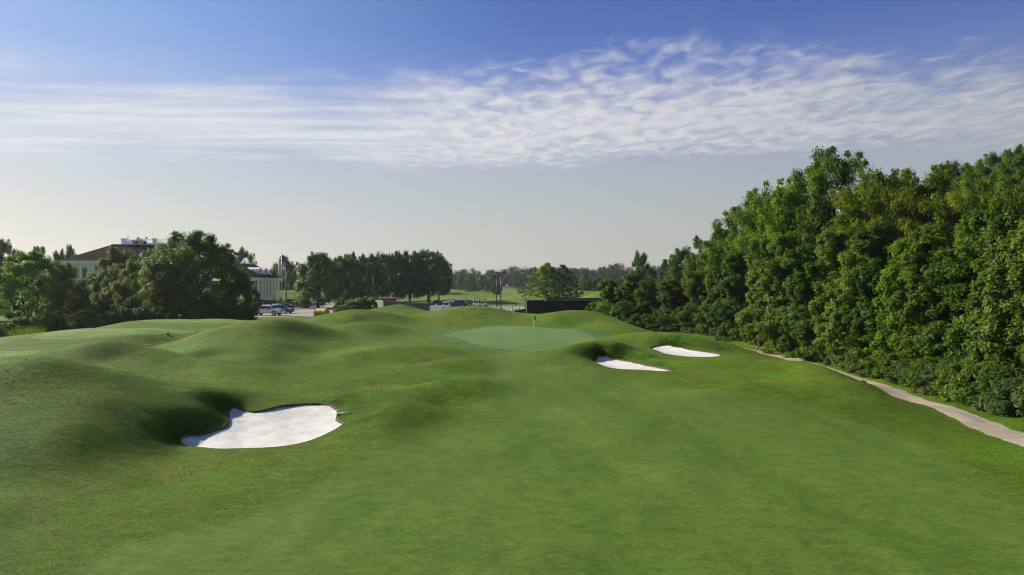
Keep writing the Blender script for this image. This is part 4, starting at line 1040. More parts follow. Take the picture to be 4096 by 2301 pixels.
M_KERB = plain('kerb_concrete', (.42, .39, .33), .9, spec=.1, var=.2)
def carpaint(name, c): return plain(name, c, .28, spec=.6, var=.04, coat=.6)
PAINT = {'white': carpaint('paint_white', (.80, .79, .75)), 'grey': carpaint('paint_grey', (.075, .078, .085)), 'black': carpaint('paint_black', (.016, .016, .020)),
         'silver': carpaint('paint_silver', (.36, .37, .39)), 'navy': carpaint('paint_navy', (.022, .028, .050))}
LOT = np.array([(-56, 113.5), (-46, 114.5), (-40, 117), (-31, 121.5), (-20, 122.5), (-8, 123), (0, 118), (4, 112), (15, 112), (16, 168), (2, 171), (-10, 173.5), (-26, 178), (-38, 236), (-52, 238), (-56, 180), (-58, 168), (-62, 150), (-62, 125)], float)
sheet('car_park', LOT, M_ASPHALT, 3.0, .035, 'worn asphalt car park beyond the mounds', lambda x, y: np.maximum(zland(x, y), 0))
def island(name, pts, label):
    o2 = catmull(np.array(pts, float), .6); n = len(o2)
    z0 = float(zland(o2[:1, 0], o2[:1, 1])[0]) + .03
    inn = o2 + (o2.mean(0) - o2) * (.25 / np.linalg.norm(o2.mean(0) - o2, axis=1))[:, None]
    Vk = np.r_[np.c_[o2, np.full(n, z0)], np.c_[o2, np.full(n, z0 + .14)], np.c_[inn, np.full(n, z0 + .14)], np.c_[inn, np.full(n, z0 + .12)]]
    i = np.arange(n); j = (i + 1) % n
    fc = np.concatenate([np.c_[i + n * k, j + n * k, j + n * (k + 1), i + n * (k + 1)] for k in range(3)])
    o = mesh_obj(name, np_mesh(name, Vk, fc, M_KERB, False)); tag(o, label, kind='structure')
    g = sheet('grass_bed', inn, M_GRASS, 1.0, 0.0, None, lambda x, y: np.full(np.shape(x), z0 + .125)); g.parent = o
    return o
island('kerbed_island', [(-55, 158), (-50, 156.6), (-44, 157), (-36, 158), (-35, 160), (-44, 162), (-52, 163), (-56, 162)], 'long kerbed grass island with trees in the car park')
island('kerbed_island', [(-38, 166.2), (-34, 165.5), (-31, 166.5), (-33, 170), (-38, 170)], 'small kerbed bed round the second pear tree')
mb = MB()
for k in range(9):
    mb.box(-51 + k * .1, -46.8 + k * .1, 172 + k * 6.5, 172.15 + k * 6.5, .036, .044)
o = mb.build('bay_markings', M_WHITE); tag(o, 'white painted parking bay lines beside the row of cars', kind='structure')

# ------------------------------------------------------------------ vehicles
def car_proto(kind):
    S = {'sedan': [(2.40, .70, .32, .55, .58, .62), (2.22, .84, .24, .68, .72, .76), (1.25, .90, .20, .86, .90, .80), (.40, .90, .20, .90, 1.40, .62), (-.20, .90, .20, .92, 1.46, .62), (-.95, .90, .20, .93, 1.42, .62), (-1.80, .90, .22, .95, 1.02, .78), (-2.30, .84, .28, .90, .95, .74), (-2.42, .74, .36, .72, .75, .68)],
         'suv': [(2.36, .74, .38, .75, .80, .62), (2.18, .90, .30, .88, .98, .78), (1.20, .94, .26, 1.02, 1.10, .84), (.45, .94, .26, 1.06, 1.66, .70), (-.40, .94, .26, 1.08, 1.74, .69), (-1.75, .94, .26, 1.08, 1.70, .68), (-2.25, .92, .32, 1.06, 1.16, .82), (-2.40, .84, .38, .90, .96, .76)],
         'pickup': [(2.95, .88, .52, .95, 1.00, .78), (2.76, .98, .44, 1.08, 1.18, .86), (1.62, 1.0, .42, 1.16, 1.24, .90), (.90, 1.0, .42, 1.20, 1.86, .74), (.10, 1.0, .42, 1.20, 1.94, .73), (-.78, 1.0, .42, 1.20, 1.90, .74), (-.98, 1.0, .42, 1.20, 1.80, .76), (-1.02, 1.0, .42, 1.20, 1.22, .95), (-2.86, 1.0, .46, 1.20, 1.22, .95), (-2.95, .95, .52, 1.12, 1.14, .92)]}[kind]
    xs = [s[0] for s in S][::-1]
    def sec(x): return [float(np.interp(x, xs, [s[k] for s in S][::-1])) for k in range(1, 6)]
    root = empty({'sedan': 'sedan_car', 'suv': 'suv_car', 'pickup': 'pickup_truck'}[kind])
    rows = []
    grid = sorted(set(xs + list(np.linspace(xs[0], xs[-1], 26))))
    for x in grid:
        hw, zb, zs, zt, ht = sec(x)
        half = [(hw * .86, zb), (hw * .98, zb + .12), (hw, (zb + zs) / 2), (hw * .985, zs), (ht + (hw - ht) * .12, zs + (zt - zs) * .86), (ht * .86, zt), (0, zt + .015)]
        rows.append([(x, -y, z) for y, z in half] + [(x, y, z) for y, z in half[-2::-1]])
    m = len(rows[0]); Vb = np.array(rows).reshape(-1, 3)
    fc = [(a * m + b, a * m + b + 1, (a + 1) * m + b + 1, (a + 1) * m + b) for a in range(len(grid) - 1) for b in range(m - 1)]
    fc += [tuple(range(m)), tuple(range((len(grid) - 1) * m, len(grid) * m))[::-1]]
    fc += [(a * m + m - 1, a * m, (a + 1) * m, (a + 1) * m + m - 1) for a in range(len(grid) - 1)]
    me = np_mesh('body', Vb, fc, PAINT['white'])
    bmx = bmesh.new(); bmx.from_mesh(me); bmesh.ops.recalc_face_normals(bmx, faces=bmx.faces[:]); bmx.to_mesh(me); bmx.free()
    mesh_obj('body', me, root)
    def side(x, s):
        hw, zb, zs, zt, ht = sec(x); y0 = hw * .985; y1 = ht + (hw - ht) * .12
        return y0 + (y1 - y0) * s / .86, zs + (zt - zs) * s
    wins = {'sedan': [(1.02, .12), (.02, -.98), ], 'suv': [(.98, .05), (-.03, -.98), (-1.06, -1.78)], 'pickup': [(1.30, .36), (.28, -.70)]}[kind]
    for x1, x0 in wins:
        for sg in (-1, 1):
            mb = MB(); n = 6; lo, hi = [], []
            for k in range(n + 1):
                x = x0 + (x1 - x0) * k / n; a = side(x, .10); b = side(x, .76)
                lo.append((x, sg * (a[0] + .012), a[1])); hi.append((x, sg * (b[0] + .012), b[1]))
            for k in range(n): mb.face([lo[k], lo[k + 1], hi[k + 1], hi[k]])
            mb.build('window', M_GLASS, root)
    def screen(name, xa, xb):
        a, b = sec(xa), sec(xb); ya, yb = a[4] * .84, b[4] * .80; za, zb_ = a[3] + .02, b[3] + .02
        xm = xa + (xb - xa) * .92; zm = float(np.interp(xm, xs, [s[4] for s in S][::-1])) + .03
        MB().face([(xa, -ya, za + .012), (xa, ya, za + .012), (xm, yb, zm), (xm, -yb, zm)]).build(name, M_GLASS, root)
    screen('windscreen', *{'sedan': (1.18, .42), 'suv': (1.12, .48), 'pickup': (1.54, .94)}[kind])
    if kind != 'pickup': screen('rear_window', *{'sedan': (-1.74, -.98), 'suv': (-2.2, -1.78)}[kind])
    wr, wx = {'sedan': (.33, (1.42, -1.38)), 'suv': (.37, (1.42, -1.38)), 'pickup': (.41, (1.88, -1.86))}[kind]
    for x in wx:
        for sg in (-1, 1):
            hw = sec(x)[0]; c = [(wr + .08) * math.cos(q) for q in np.linspace(0, math.pi, 9)]
            MB().prism([(x + (wr + .08) * math.cos(q), wr + (wr + .08) * math.sin(q)) for q in np.linspace(-.25, math.pi + .25, 11)], sg * (hw - .05), sg * (hw + .006)).build('wheel_arch', M_DARK, root)
            wh = MB().tube([(x, sg * (hw - .2), wr), (x, sg * (hw + .025), wr)], wr, 16).build('wheel', M_TYRE, root)
            mb = MB().tube([(x, sg * (hw + .02), wr), (x, sg * (hw + .032), wr)], wr * .62, 14)
            for q in range(5):
                th = q * 1.2566
                mb.box(-.03, .03, -.004, .006, .04, wr * .6, rot=Matrix.Rotation(th, 3, 'Y'), at=(x, sg * (hw + .036), wr))
            mb.build('rim', M_RIM, wh)
    f, r_ = S[1], S[-2]; fx = S[0][0]; rx = S[-1][0]
    for sg in (-1, 1):
        MB().box(fx - .22, fx - .01, sg * f[1] * .60, sg * f[1] * .93, f[3] - .14, f[3] + .02, .02).build('headlight', M_LAMP, root)
        MB().box(rx + .01, rx + .16, sg * r_[1] * .72, sg * r_[1] * .98, r_[3] - .22, r_[3] + .03, .02).build('tail_light', M_TAIL, root)
        hw = sec(.9)[0]; MB().box(.75, .92, sg * (hw + .02), sg * (hw + .2), sec(.9)[2] + .02, sec(.9)[2] + .17, .03).build('wing_mirror', M_BLACK, root)
    MB().box(fx - .06, fx + .03, -f[1] * .5, f[1] * .5, f[3] - .28, f[3] - .06, .02).build('grille', M_BLACK, root)
    MB().box(fx - .12, fx + .07, -f[1] * .88, f[1] * .88, f[2] + .04, f[2] + .22, .03).build('front_bumper', M_CHROME if kind == 'pickup' else M_BLACK, root)
    MB().box(rx - .07, rx + .12, -r_[1] * .9, r_[1] * .9, r_[2] + .04, r_[2] + .2, .03).build('rear_bumper', M_CHROME if kind == 'pickup' else M_BLACK, root)
    if kind == 'suv':
        for sg in (-1, 1): MB().tube([(.2, sg * .56, 1.79), (-1.6, sg * .56, 1.77)], .025, 6).build('roof_rail', M_GREYM, root)
    if kind == 'pickup':
        MB().box(-2.82, -1.08, -.84, .84, 1.225, 1.236).build('load_bed', M_DARK, root)
        for x in (.32, -.72):
            for sg in (-1, 1): MB().box(x + .04, x + .2, sg * 1.0, sg * 1.015, 1.02, 1.07).build('door_handle', M_BLACK, root)
    return root
CARS = {}
def car(kind, px, d, rz, paint, label, dx=0.0):
    first = kind not in CARS
    if first: CARS[kind] = car_proto(kind)
    root = CARS[kind] if first else copy_tree(CARS[kind])
    x = X(px, d) + dx
    root.location = (x, d, max(float(zland(np.array([x]), np.array([float(d)]))[0]), 0) + .036); root.rotation_euler = (0, 0, R(rz))
    for ch in root.children:
        if ch.name.split('.')[0] == 'body':
            ch.material_slots[0].link = 'OBJECT'; ch.material_slots[0].material = PAINT[paint]
    tag(root, label, 'pickup' if kind == 'pickup' else 'car', 'vehicles in the car park'); return root
car('pickup', 1069, 125.5, -11, 'white', 'white crew cab pickup truck nearest in the car park')
car('suv', 1126, 134, -13, 'grey', 'dark grey suv parked behind the white pickup')
car('suv', 1042, 148, -10, 'white', 'white suv half hidden by the dark tree behind the pickup')
car('sedan', 1130, 153, 172, 'black', 'black sedan with an arched roof in front of the hedge')
car('suv', 1207, 170, 192, 'black', 'black suv facing left in front of the nearest pear tree')
car('suv', 1257, 178, 152, 'silver', 'silver suv seen from behind next to the black suv')
car('suv', 1273, 187, 152, 'black', 'dark suv just left of the nearest pear trunk')
car('sedan', 1292, 195, 152, 'white', 'white car just right of the nearest pear trunk')
car('suv', 1303, 203, 152, 'grey', 'grey suv in the row between the two pear trunks')
car('suv', 1313, 212, 152, 'black', 'black suv far along the row between the pear trunks')
car('pickup', 1322, 221, 152, 'black', 'dark pickup near the far end of the row')
car('sedan', 1333, 231, 152, 'white', 'white car at the far end of the row')
car('suv', 1052, 197, 12, 'silver', 'silver car seen between the first portico columns')
car('suv', 1074, 203, 12, 'grey', 'grey car seen between the middle portico columns')
car('suv', 1830, 166, 178, 'navy', 'dark navy suv parked right of the white fence')
car('sedan', 1797, 172, 170, 'white', 'white car nosing out left of the navy suv')
car('pickup', 1748, 160, 4, 'black', 'black pickup behind the white fence')
car('sedan', 1991, 121, 176, 'grey', 'dark car roof showing over the mound by the lamp posts')
car('sedan', 2096, 122, 178, 'silver', 'silver car behind the green tractor')
car('suv', 1483, 208, 5, 'white', 'white van roof among the bushes left of the board fence')

# ------------------------------------------------------------------ lamp posts, flagpoles, masts
def gz1(x, y): return float(zland(np.array([float(x)]), np.array([float(y)]))[0])
def lamp_post(px, d, top, label, arm=.9, heads=2, rz=0.0):
    x = X(px, d); z = gz1(x, d); h = H + (HY - top) / F * d - z
    e = empty('lamp_post', (x, d, z), rz)
    MB().tube([(0, 0, -.3), (0, 0, h - .15)], [.12, .085], 8).build('pole', M_BLACK, e)
    MB().box(-.28, .28, -.28, .28, -.1, .45, .03).build('base', M_KERB, e)
    for k in range(heads):
        s = (-1, 1)[k]
        a = MB().box(min(0, s * arm * .5), max(0, s * arm * .5), -.05, .05, h - .3, h - .2).build('bracket', M_BLACK, e)
        MB().box(s * arm * .28 if s > 0 else s * arm * 1.25, s * arm * 1.25 if s > 0 else s * arm * .28, -.28, .28, h - .32, h - .02, .04).build('lamp_head', M_BLACK, e)
    tag(e, label, 'street light', 'car park lamp posts'); return e
lamp_post(2003, 158, 1089, 'taller right-hand lamp post of the pair with twin boxy heads')
lamp_post(1986, 168, 1103, 'shorter left-hand lamp post of the pair with twin boxy heads')
lamp_post(1146, 172, 1062, 'black lamp post beside the red flag', heads=1, rz=math.pi)
lamp_post(2886, 83.0, 1095, 'dark lamp post sunk in the foliage of the right-hand woods', arm=.35)
M_REDC = plain('red_cloth', (.34, .035, .03), .8, var=.15); M_WHITEC = plain('white_cloth', (.72, .72, .70), .8, var=.08); M_BLUEC = plain('blue_cloth', (.02, .03, .12), .8, var=.15)
M_POLE = plain('pole_white', (.60, .58, .52), .4)
def drape(w, h, nx, ny, seed, faces):
    Vd = []
    for j in range(ny + 1):
        t = j / ny
        for i in range(nx + 1):
            s = i / nx; ww = w * (.30 + .22 * math.sin(t * 2.6 + seed))
            Vd.append((s * ww + .02, .16 * math.sin(s * 9 + t * 2 + seed) * min(1, s * 3), -t * h - s * (h * .22) * (1 - t * .6)))
    fc = [(j * (nx + 1) + i, j * (nx + 1) + i + 1, (j + 1) * (nx + 1) + i + 1, (j + 1) * (nx + 1) + i) for j in range(ny) for i in range(nx) if faces(i, j)]
    return Vd, fc
def flagpole(px, d, top, label, cloth, fh, seed):
    x = X(px, d); z = gz1(x, d); h = H + (HY - top) / F * d - z
    e = empty('flagpole', (x, d, z))
    MB().tube([(0, 0, -.2), (0, 0, h)], [.11, .06], 8).build('pole', M_POLE, e)
    MB().tube([(0, 0, h), (0, 0, h + .06), (0, 0, h + .16), (0, 0, h + .22)], [.03, .11, .11, .03], 8).build('finial', M_CHROME, e)
    tag(e, label, 'flagpole', 'flagpoles by the portico')
    fl = empty('flag', (x, d, z + h - .25)); tag(fl, {'us': 'limp stars and stripes flag on the tallest pole', 'red': 'limp red flag on the right-hand pole', 'white': 'limp white flag on the left-hand pole'}[cloth], 'flag', 'flags by the portico')
    nx, ny = 14, 26
    if cloth == 'us':
        for nm, mt, f in (('red_stripes', M_REDC, lambda i, j: not (j < 12 and i < 9) and (j // 2) % 2 == 0), ('white_stripes', M_WHITEC, lambda i, j: not (j < 12 and i < 9) and (j // 2) % 2 == 1), ('canton', M_BLUEC, lambda i, j: j < 12 and i < 9)):
            Vd, fc = drape(1.7, fh, nx, ny, seed, f); mesh_obj(nm, np_mesh(nm, Vd, fc, mt), fl)
    else:
        Vd, fc = drape(1.4, fh, nx, ny, seed, lambda i, j: True); mesh_obj('cloth', np_mesh('cloth', Vd, fc, M_REDC if cloth == 'red' else M_WHITEC), fl)
flagpole(1116, 170, 1036, 'left-hand pole of the three carrying the white flag', 'white', 3.6, .4)
flagpole(1127, 170, 1012, 'tallest pole of the three in the middle', 'us', 3.4, 1.1)
flagpole(1141, 170, 1047, 'right-hand pole of the three carrying the red flag', 'red', 2.8, 2.0)
for px, d, top, lb in ((980, 250, 980, 'thin mast above the tree behind the portico'), (1277, 250, 998, 'thin mast above the nearest pear tree'), (1492, 158, 1104, 'thin grey mast in front of the pear trees')):
    x = X(px, d); z = gz1(x, d); h = H + (HY - top) / F * d - z
    o = MB().tube([(0, 0, -.2), (0, 0, h * .7), (0, 0, h)], [.10, .06, .03], 6).build('thin_mast', M_GREYM); o.location = (x, d, z); tag(o, lb, 'mast')

# ------------------------------------------------------------------ clubhouse
def clubhouse():
    e = empty('clubhouse', (-85, 152, 0)); bx, by = -85, 152
    X0, X1, Y0, Y1 = -15.0, 11.0, -1.4, 20.0       # eaves, local
    ze, zr = 10.95, 14.85
    def hip(name, x0, x1, y0, y1, z0, z1, inset, mat, parent):
        return MB_hip(x0, x1, y0, y1, z0, z1, inset).build(name, mat, parent)
    def MB_hip(x0, x1, y0, y1, z0, z1, inset):
        mb = MB(); ym = (y0 + y1) / 2; t = inset
        A = [(x0, y0, z0), (x1, y0, z0), (x1, y1, z0), (x0, y1, z0)]; B = [(x0 + t, y0 + 7.2, z1), (x1 - t, y0 + 7.2, z1), (x1 - t, y1 - 7.2, z1), (x0 + t, y1 - 7.2, z1)]
        for k in range(4): mb.face([A[k], A[(k + 1) % 4], B[(k + 1) % 4], B[k]])
        mb.face(B); mb.face(A[::-1]); return mb
    roof = hip('roof', X0, X1, Y0, Y1, ze, zr, 7.6, M_SHINGLE, e)
    MB().box(X0 + 7.4, X1 - 7.4, Y0 + 7.0, Y0 + 7.35, zr - .05, zr + .12).build('ridge_flashing', M_WHITE, roof)
    MB().box(X0 + .15, X1 - .15, Y0 + .15, Y1 - .15, ze - .42, ze - .01).build('cornice', M_WHITE, e)
    MB().box(X0 + .5, X1 - .5, Y0 + .5, Y1 - .5, ze - .80, ze - .425).build('frieze', M_WHITE, e)
    MB().box(X0 + .9, X1 - .9, Y0 + .85, Y0 + 1.15, ze - 1.15, ze - .805).build('beam', M_CREAM, e)
    MB().box(X0 + 1.0, X1 - 1.0, Y0 + 4.2, Y1 - 1.0, 0, ze - .82).build('wall', M_CREAM, e)
    MB().box(X0 + 1.0, -8.15, Y0 + 1.0, Y0 + 4.19, 0, ze - 1.17).build('front_bay', M_CREAM, e)
    MB().box(-8.1, X1 - 1.0, Y0 + .9, Y0 + 4.15, 5.95, 7.05).build('balcony_floor', M_WHITE, e)
    sd = MB()
    for k in range(6): sd.box(-8.1, X1 - 1.0, Y0 + .865, Y0 + .895, 6.0 + k * .17, 6.13 + k * .17)
    sd.build('siding', M_WHITE, e)
    for x in (-8.0, -4.75, -1.5, 1.75, 5.0, 8.25):
        MB().box(x - .27, x + .27, Y0 + .9, Y0 + 1.35, 7.055, ze - 1.16, .02).build('column', M_WHITE, e)
        MB().box(x - .3, x + .3, Y0 + .92, Y0 + 1.4, 0, 5.94).build('lower_column', M_CREAM, e)
    rl = MB().box(-7.7, X1 - 1.3, Y0 + 1.0, Y0 + 1.06, 8.0, 8.06).box(-7.7, X1 - 1.3, Y0 + 1.0, Y0 + 1.06, 7.12, 7.17).build('balcony_railing', M_WHITE, e)
    b = MB()
    for k in range(92): b.box(-7.6 + k * .18, -7.57 + k * .18, Y0 + 1.015, Y0 + 1.045, 7.175, 7.995)
    tag(b.build('baluster', M_WHITE, rl), kind='stuff')
    for x in (-6.4, -3.1, .1, 3.4, 6.6):
        wn = MB().box(x - 1.0, x + 1.0, Y0 + 4.13, Y0 + 4.19, 7.1, 9.6).build('window', M_GLASS, e)
        MB().box(x - .05, x + .05, Y0 + 4.09, Y0 + 4.125, 7.1, 9.6).build('mullion', M_WHITE, wn)
        MB().box(x - 1.2, x + 1.2, Y0 + 4.13, Y0 + 4.19, .3, 4.6).build('window', M_DARK, e)
    for x in (-12.4, -9.9):
        wn = MB().box(x - .55, x + .55, Y0 + .93, Y0 + .99, 6.9, 9.4).build('window', M_GLASS, e)
        MB().box(x - .65, x - .56, Y0 + .91, Y0 + .98, 6.8, 9.5).box(x + .56, x + .65, Y0 + .91, Y0 + .98, 6.8, 9.5).build('frame', M_WHITE, wn)
    # railed deck on top of the roof
    dx0, dx1, dy = -5.6, 9.5, 6.2
    dk = MB().box(dx0, dx1, dy, dy + 6, zr - .04, zr + .34).build('roof_deck', M_WHITE, e)
    for x in np.linspace(dx0 + .5, dx1 - .3, 5):
        ps = MB().box(x - .42, x + .42, dy + .05, dy + .9, zr + .345, zr + 1.3).build('deck_post', M_WHITE, e)
        MB().box(x - .55, x + .55, dy - .05, dy + 1.0, zr + 1.303, zr + 1.45).build('cap', M_WHITE, ps)
    MB().box(dx0, dx0 + .35, dy, dy + 5.9, zr + .345, zr + 1.35).build('deck_parapet', M_WHITE, e)
    rl = MB().box(dx0 + .9, dx1, dy + .3, dy + .38, zr + 1.12, zr + 1.2).build('deck_railing', M_WHITE, e)
    b = MB()
    for k in range(70): b.box(dx0 + 1.0 + k * .2, dx0 + 1.04 + k * .2, dy + .32, dy + .36, zr + .345, zr + 1.118)
    tag(b.build('baluster', M_WHITE, rl), kind='stuff')
    for x in (-1.7, .25):
        MB().tube([(x, dy - .6, zr + .1), (x, dy - .6, zr + 1.35), (x + .12, dy - .6, zr + 1.6), (x + .38, dy - .6, zr + 1.62), (x + .52, dy - .6, zr + 1.45), (x + .54, dy - .6, zr + 1.25)], .13, 8).build('gooseneck_vent', M_GREYM, e)
        MB().tube([(x - .7, dy - .7, zr + .1), (x - .7, dy - .7, zr + .7), (x - .7, dy - .7, zr + .75), (x - .7, dy - .7, zr + 1.0), (x - .7, dy - .7, zr + 1.15)], [.2, .2, .5, .5, .15], 10).build('mushroom_vent', M_CREAM, e)
        MB().box(x - .5, x + .15, dy - .5, dy - .05, zr + .1, zr + .75, .05).build('vent_box', M_BLACK, e)
    for x, h in ((-3.2, 1.6), (1.7, 3.4), (7.0, 2.3), (7.9, 2.9), (9.2, 3.3)):
        MB().tube([(x, dy + .2, zr + .3), (x, dy + .2, zr + h)], .035, 5).build('antenna', M_GREYM, e)
    MB().tube([(-4.3, dy + .5, zr + 1.4), (-4.3, dy + .5, zr + 1.75), (-4.3, dy + .5, zr + 1.8), (-4.3, dy + .5, zr + 2.0)], [.05, .05, .26, .06], 7).build('weather_sensor', M_BLACK, e)
    tag(e, 'white two storey clubhouse with dark hipped roof and railed rooftop deck', 'building')
clubhouse()
def portico():
    zg = 1.55; e = empty('portico', (-72, 187, 0))
    xe, xw, ys, yn = 6.7, -9.0, -9.5, 9.0; ze, zr = 7.35, 11.15
    mb = MB(); A = [(xw, ys, ze), (xe, ys, ze), (xe, yn, ze), (xw, yn, ze)]; r0, r1 = (-.6, -3.4, zr), (-.6, 5.2, zr)
    mb.face([A[0], A[1], r0]); mb.face([A[1], A[2], r1, r0]); mb.face([A[2], A[3], r1]); mb.face([A[3], A[0], r0, r1]); mb.face(A[::-1])
    mb.build('roof', M_SHINGLE, e)
    MB().box(xw + .1, xe - .1, ys + .1, yn - .1, ze - .34, ze - .01).build('cornice', M_WHITE, e)
    MB().box(xw + .5, xe - .45, ys + .5, yn - .45, ze - .80, ze - .345).build('architrave', M_WHITE, e)
    for k in range(7):
        y = ys + 1.1 + k * 2.5
        c = MB().box(xe - 1.2, xe - .7, y - .25, y + .25, zg + .2, ze - .98).build('column', M_WHITE, e)
        MB().box(xe - 1.33, xe - .57, y - .38, y + .38, zg - .4, zg + .195).build('plinth', M_WHITE, c)
        MB().box(xe - 1.33, xe - .57, y - .38, y + .38, ze - .975, ze - .805).build('capital', M_WHITE, c)
    for k in range(1, 4):
        x = xe - .95 - k * 4.2
        c = MB().box(x - .3, x + .3, ys + .8, ys + 1.4, zg - .4, ze - .81).build('column', M_WHITE, e)
    for y in (-5.3, -1.2, 2.9):
        # white sided dormers on the right slope
        zb = ze + (zr - ze) * .22; slope = (zr - ze) / (xe + .6)
        xo = xe - 1.7; zf = ze + 1.7 * slope; zt = zf + 1.35; xi = xe - (zt - ze) / slope
        dm = MB().prism([(xo, zf - .02), (xo, zt), (xi, zt)], y - .75, y + .75).build('dormer', M_WHITE, e)
        dm2 = MB().face([(xo + .12, y - .95, zt - .02), (xo + .12, y, zt + .55), (xi - .9, y, zt + .55), (xi, y - .95, zt - .02)]).face([(xo + .12, y + .95, zt - .02), (xi, y + .95, zt - .02), (xi - .9, y, zt + .55), (xo + .12, y, zt + .55)]).build('dormer_roof', M_WHITE, dm)
        MB().box(xo + .005, xo + .03, y - .4, y + .4, zf + .3, zt - .15).build('window', M_GLASS, dm)
    tag(e, 'columned white portico with hipped dark roof and three dormers', 'building')
portico()
def hedge():
    rng = np.random.default_rng(3); C = []
    pts = catmull(np.array([(-69, 171.5), (-64, 171), (-60, 170.5), (-56, 171.5), (-52.5, 174.5)]), .8, closed=False)
    for p in pts:
        for k in range(11): C.append((p[0] + rng.normal(0, .55), p[1] + rng.normal(0, .5), gz1(*p) + min(1.75, rng.uniform(.3, 2.6))))
    e = mesh_obj('clipped_hedge', leaf_mesh('clipped_hedge', [leaves(rng, C, .55, 110, .17, up=.9, flat=.7)], LEAF['bright'])); tag(e, 'curved clipped hedge below the flagpoles', 'hedge')
hedge()

# ------------------------------------------------------------------ fences, walls, bin, pallets
M_BOARD = plain('grey_green_boards', (.105, .125, .095), .8, var=.12); M_BOARD_L = M_BOARD
M_TRIM = plain('pale_green_trim', (.17, .20, .15), .7, var=.1)
def board_fence():
    e = empty('board_fence', (0, 0, 0)); zt = 2.62
    c = Vector((X(1534, 129), 129, 0)); r = Vector((X(1719, 125), 125, 0)); l = Vector((X(1488, 136), 136, 0))
    for a, b, n, fall in ((c, r, 34, .31), (l, c, 13, 0.0)):
        dv = (b - a); L = dv.length; u = dv.normalized(); nn = Vector((u.y, -u.x, 0))
        if nn.y > 0: nn = -nn
        rot = Matrix((u, nn, Vector((0, 0, 1)))).transposed(); w_ = L / n; rg = random.Random(n)
        me = MB().box(0, w_ - .035, 0, .035, -.3, zt - .2).mesh('board', M_BOARD)
        for k in range(n):
            o = mesh_obj('board', me, e); o.matrix_local = Matrix.Translation(a + u * (w_ * k) + nn * (.02 * rg.random()) - Vector((0, 0, fall * (k + .5) / n))) @ rot.to_4x4()
        rot = Matrix((u, nn, Vector((0, 0, 1)) )).transposed() @ Matrix(((1, 0, 0), (0, 1, 0), (-fall / L, 0, 1)))
        MB().box(-.05, L + .05, -.04, .085, zt - .195, zt, rot=rot, at=a).build('top_rail', M_TRIM, e)
        MB().box(0, L, -.06, -.02, -.3, zt - .25, rot=rot, at=a).build('backing', M_BOARD, e)
    u = (c - l).normalized(); p = l + u * 6.6
    m_ = MB().box(-.25, .25, -.25, .0, .9, 1.5, .03).box(-.18, .18, -.2, .0, .3, .85, .03).build('meter_box', M_GREYM, e); m_.location = p + Vector((u.y, -u.x, 0)) * .12; m_.rotation_euler = (0, 0, math.atan2(u.y, u.x))
    tag(e, 'grey green board fence with a capped top round the service yard', 'fence')
board_fence()
def low_hut():
    e = empty('flat_roofed_hut', (X(1555, 140), 140, 0))
    MB().box(-1.5, 1.5, -1, 1, 0, 2.75).build('wall', M_BOARD, e); MB().box(-1.75, 1.75, -1.2, 1.2, 2.755, 2.95).build('roof', plain('rusty_orange', (.34, .17, .06), .8, var=.3), e)
    tag(e, 'flat orange-edged roof showing over the green board fence', 'hut')
low_hut()
def white_fence():
    a = Vector((X(1716, 133), 133, 0)); b = Vector((X(1797, 135), 135, 0)); dv = b - a; u = dv.normalized(); L = dv.length; rot = Matrix.Rotation(math.atan2(u.y, u.x), 3, 'Z')
    e = empty('white_fence', a, math.atan2(u.y, u.x)); n = 20; w_ = L / n
    me = MB().box(0, w_ - .05, -.02, .02, .0, 1.62).mesh('board', M_WHITE)
    for k in range(n):
        o = mesh_obj('board', me, e); o.location = (k * w_, 0 if k % 2 else .045, 0)
    for x in (0, L * .34, L * .70, L):
        MB().box(x - .07, x + .07, -.16, -.025, 0, 1.8, .01).tube([(x, -.09, 1.8), (x, -.09, 1.9)], [.09, .02], 6).build('post', M_WHITE, e)
    for z in (.35, 1.35): MB().box(0, L, .068, .11, z, z + .1).build('rail', M_WHITE, e)
    tag(e, 'low white board fence at the end of the green fence', 'fence')
white_fence()
M_WALL = plain('tarred_concrete', (.028, .022, .018), .9, spec=.15, var=.45, nscale=1.4); M_PLANK = plain('weathered_planks', (.062, .052, .044), .9, spec=.1, var=.4, nscale=2.0)
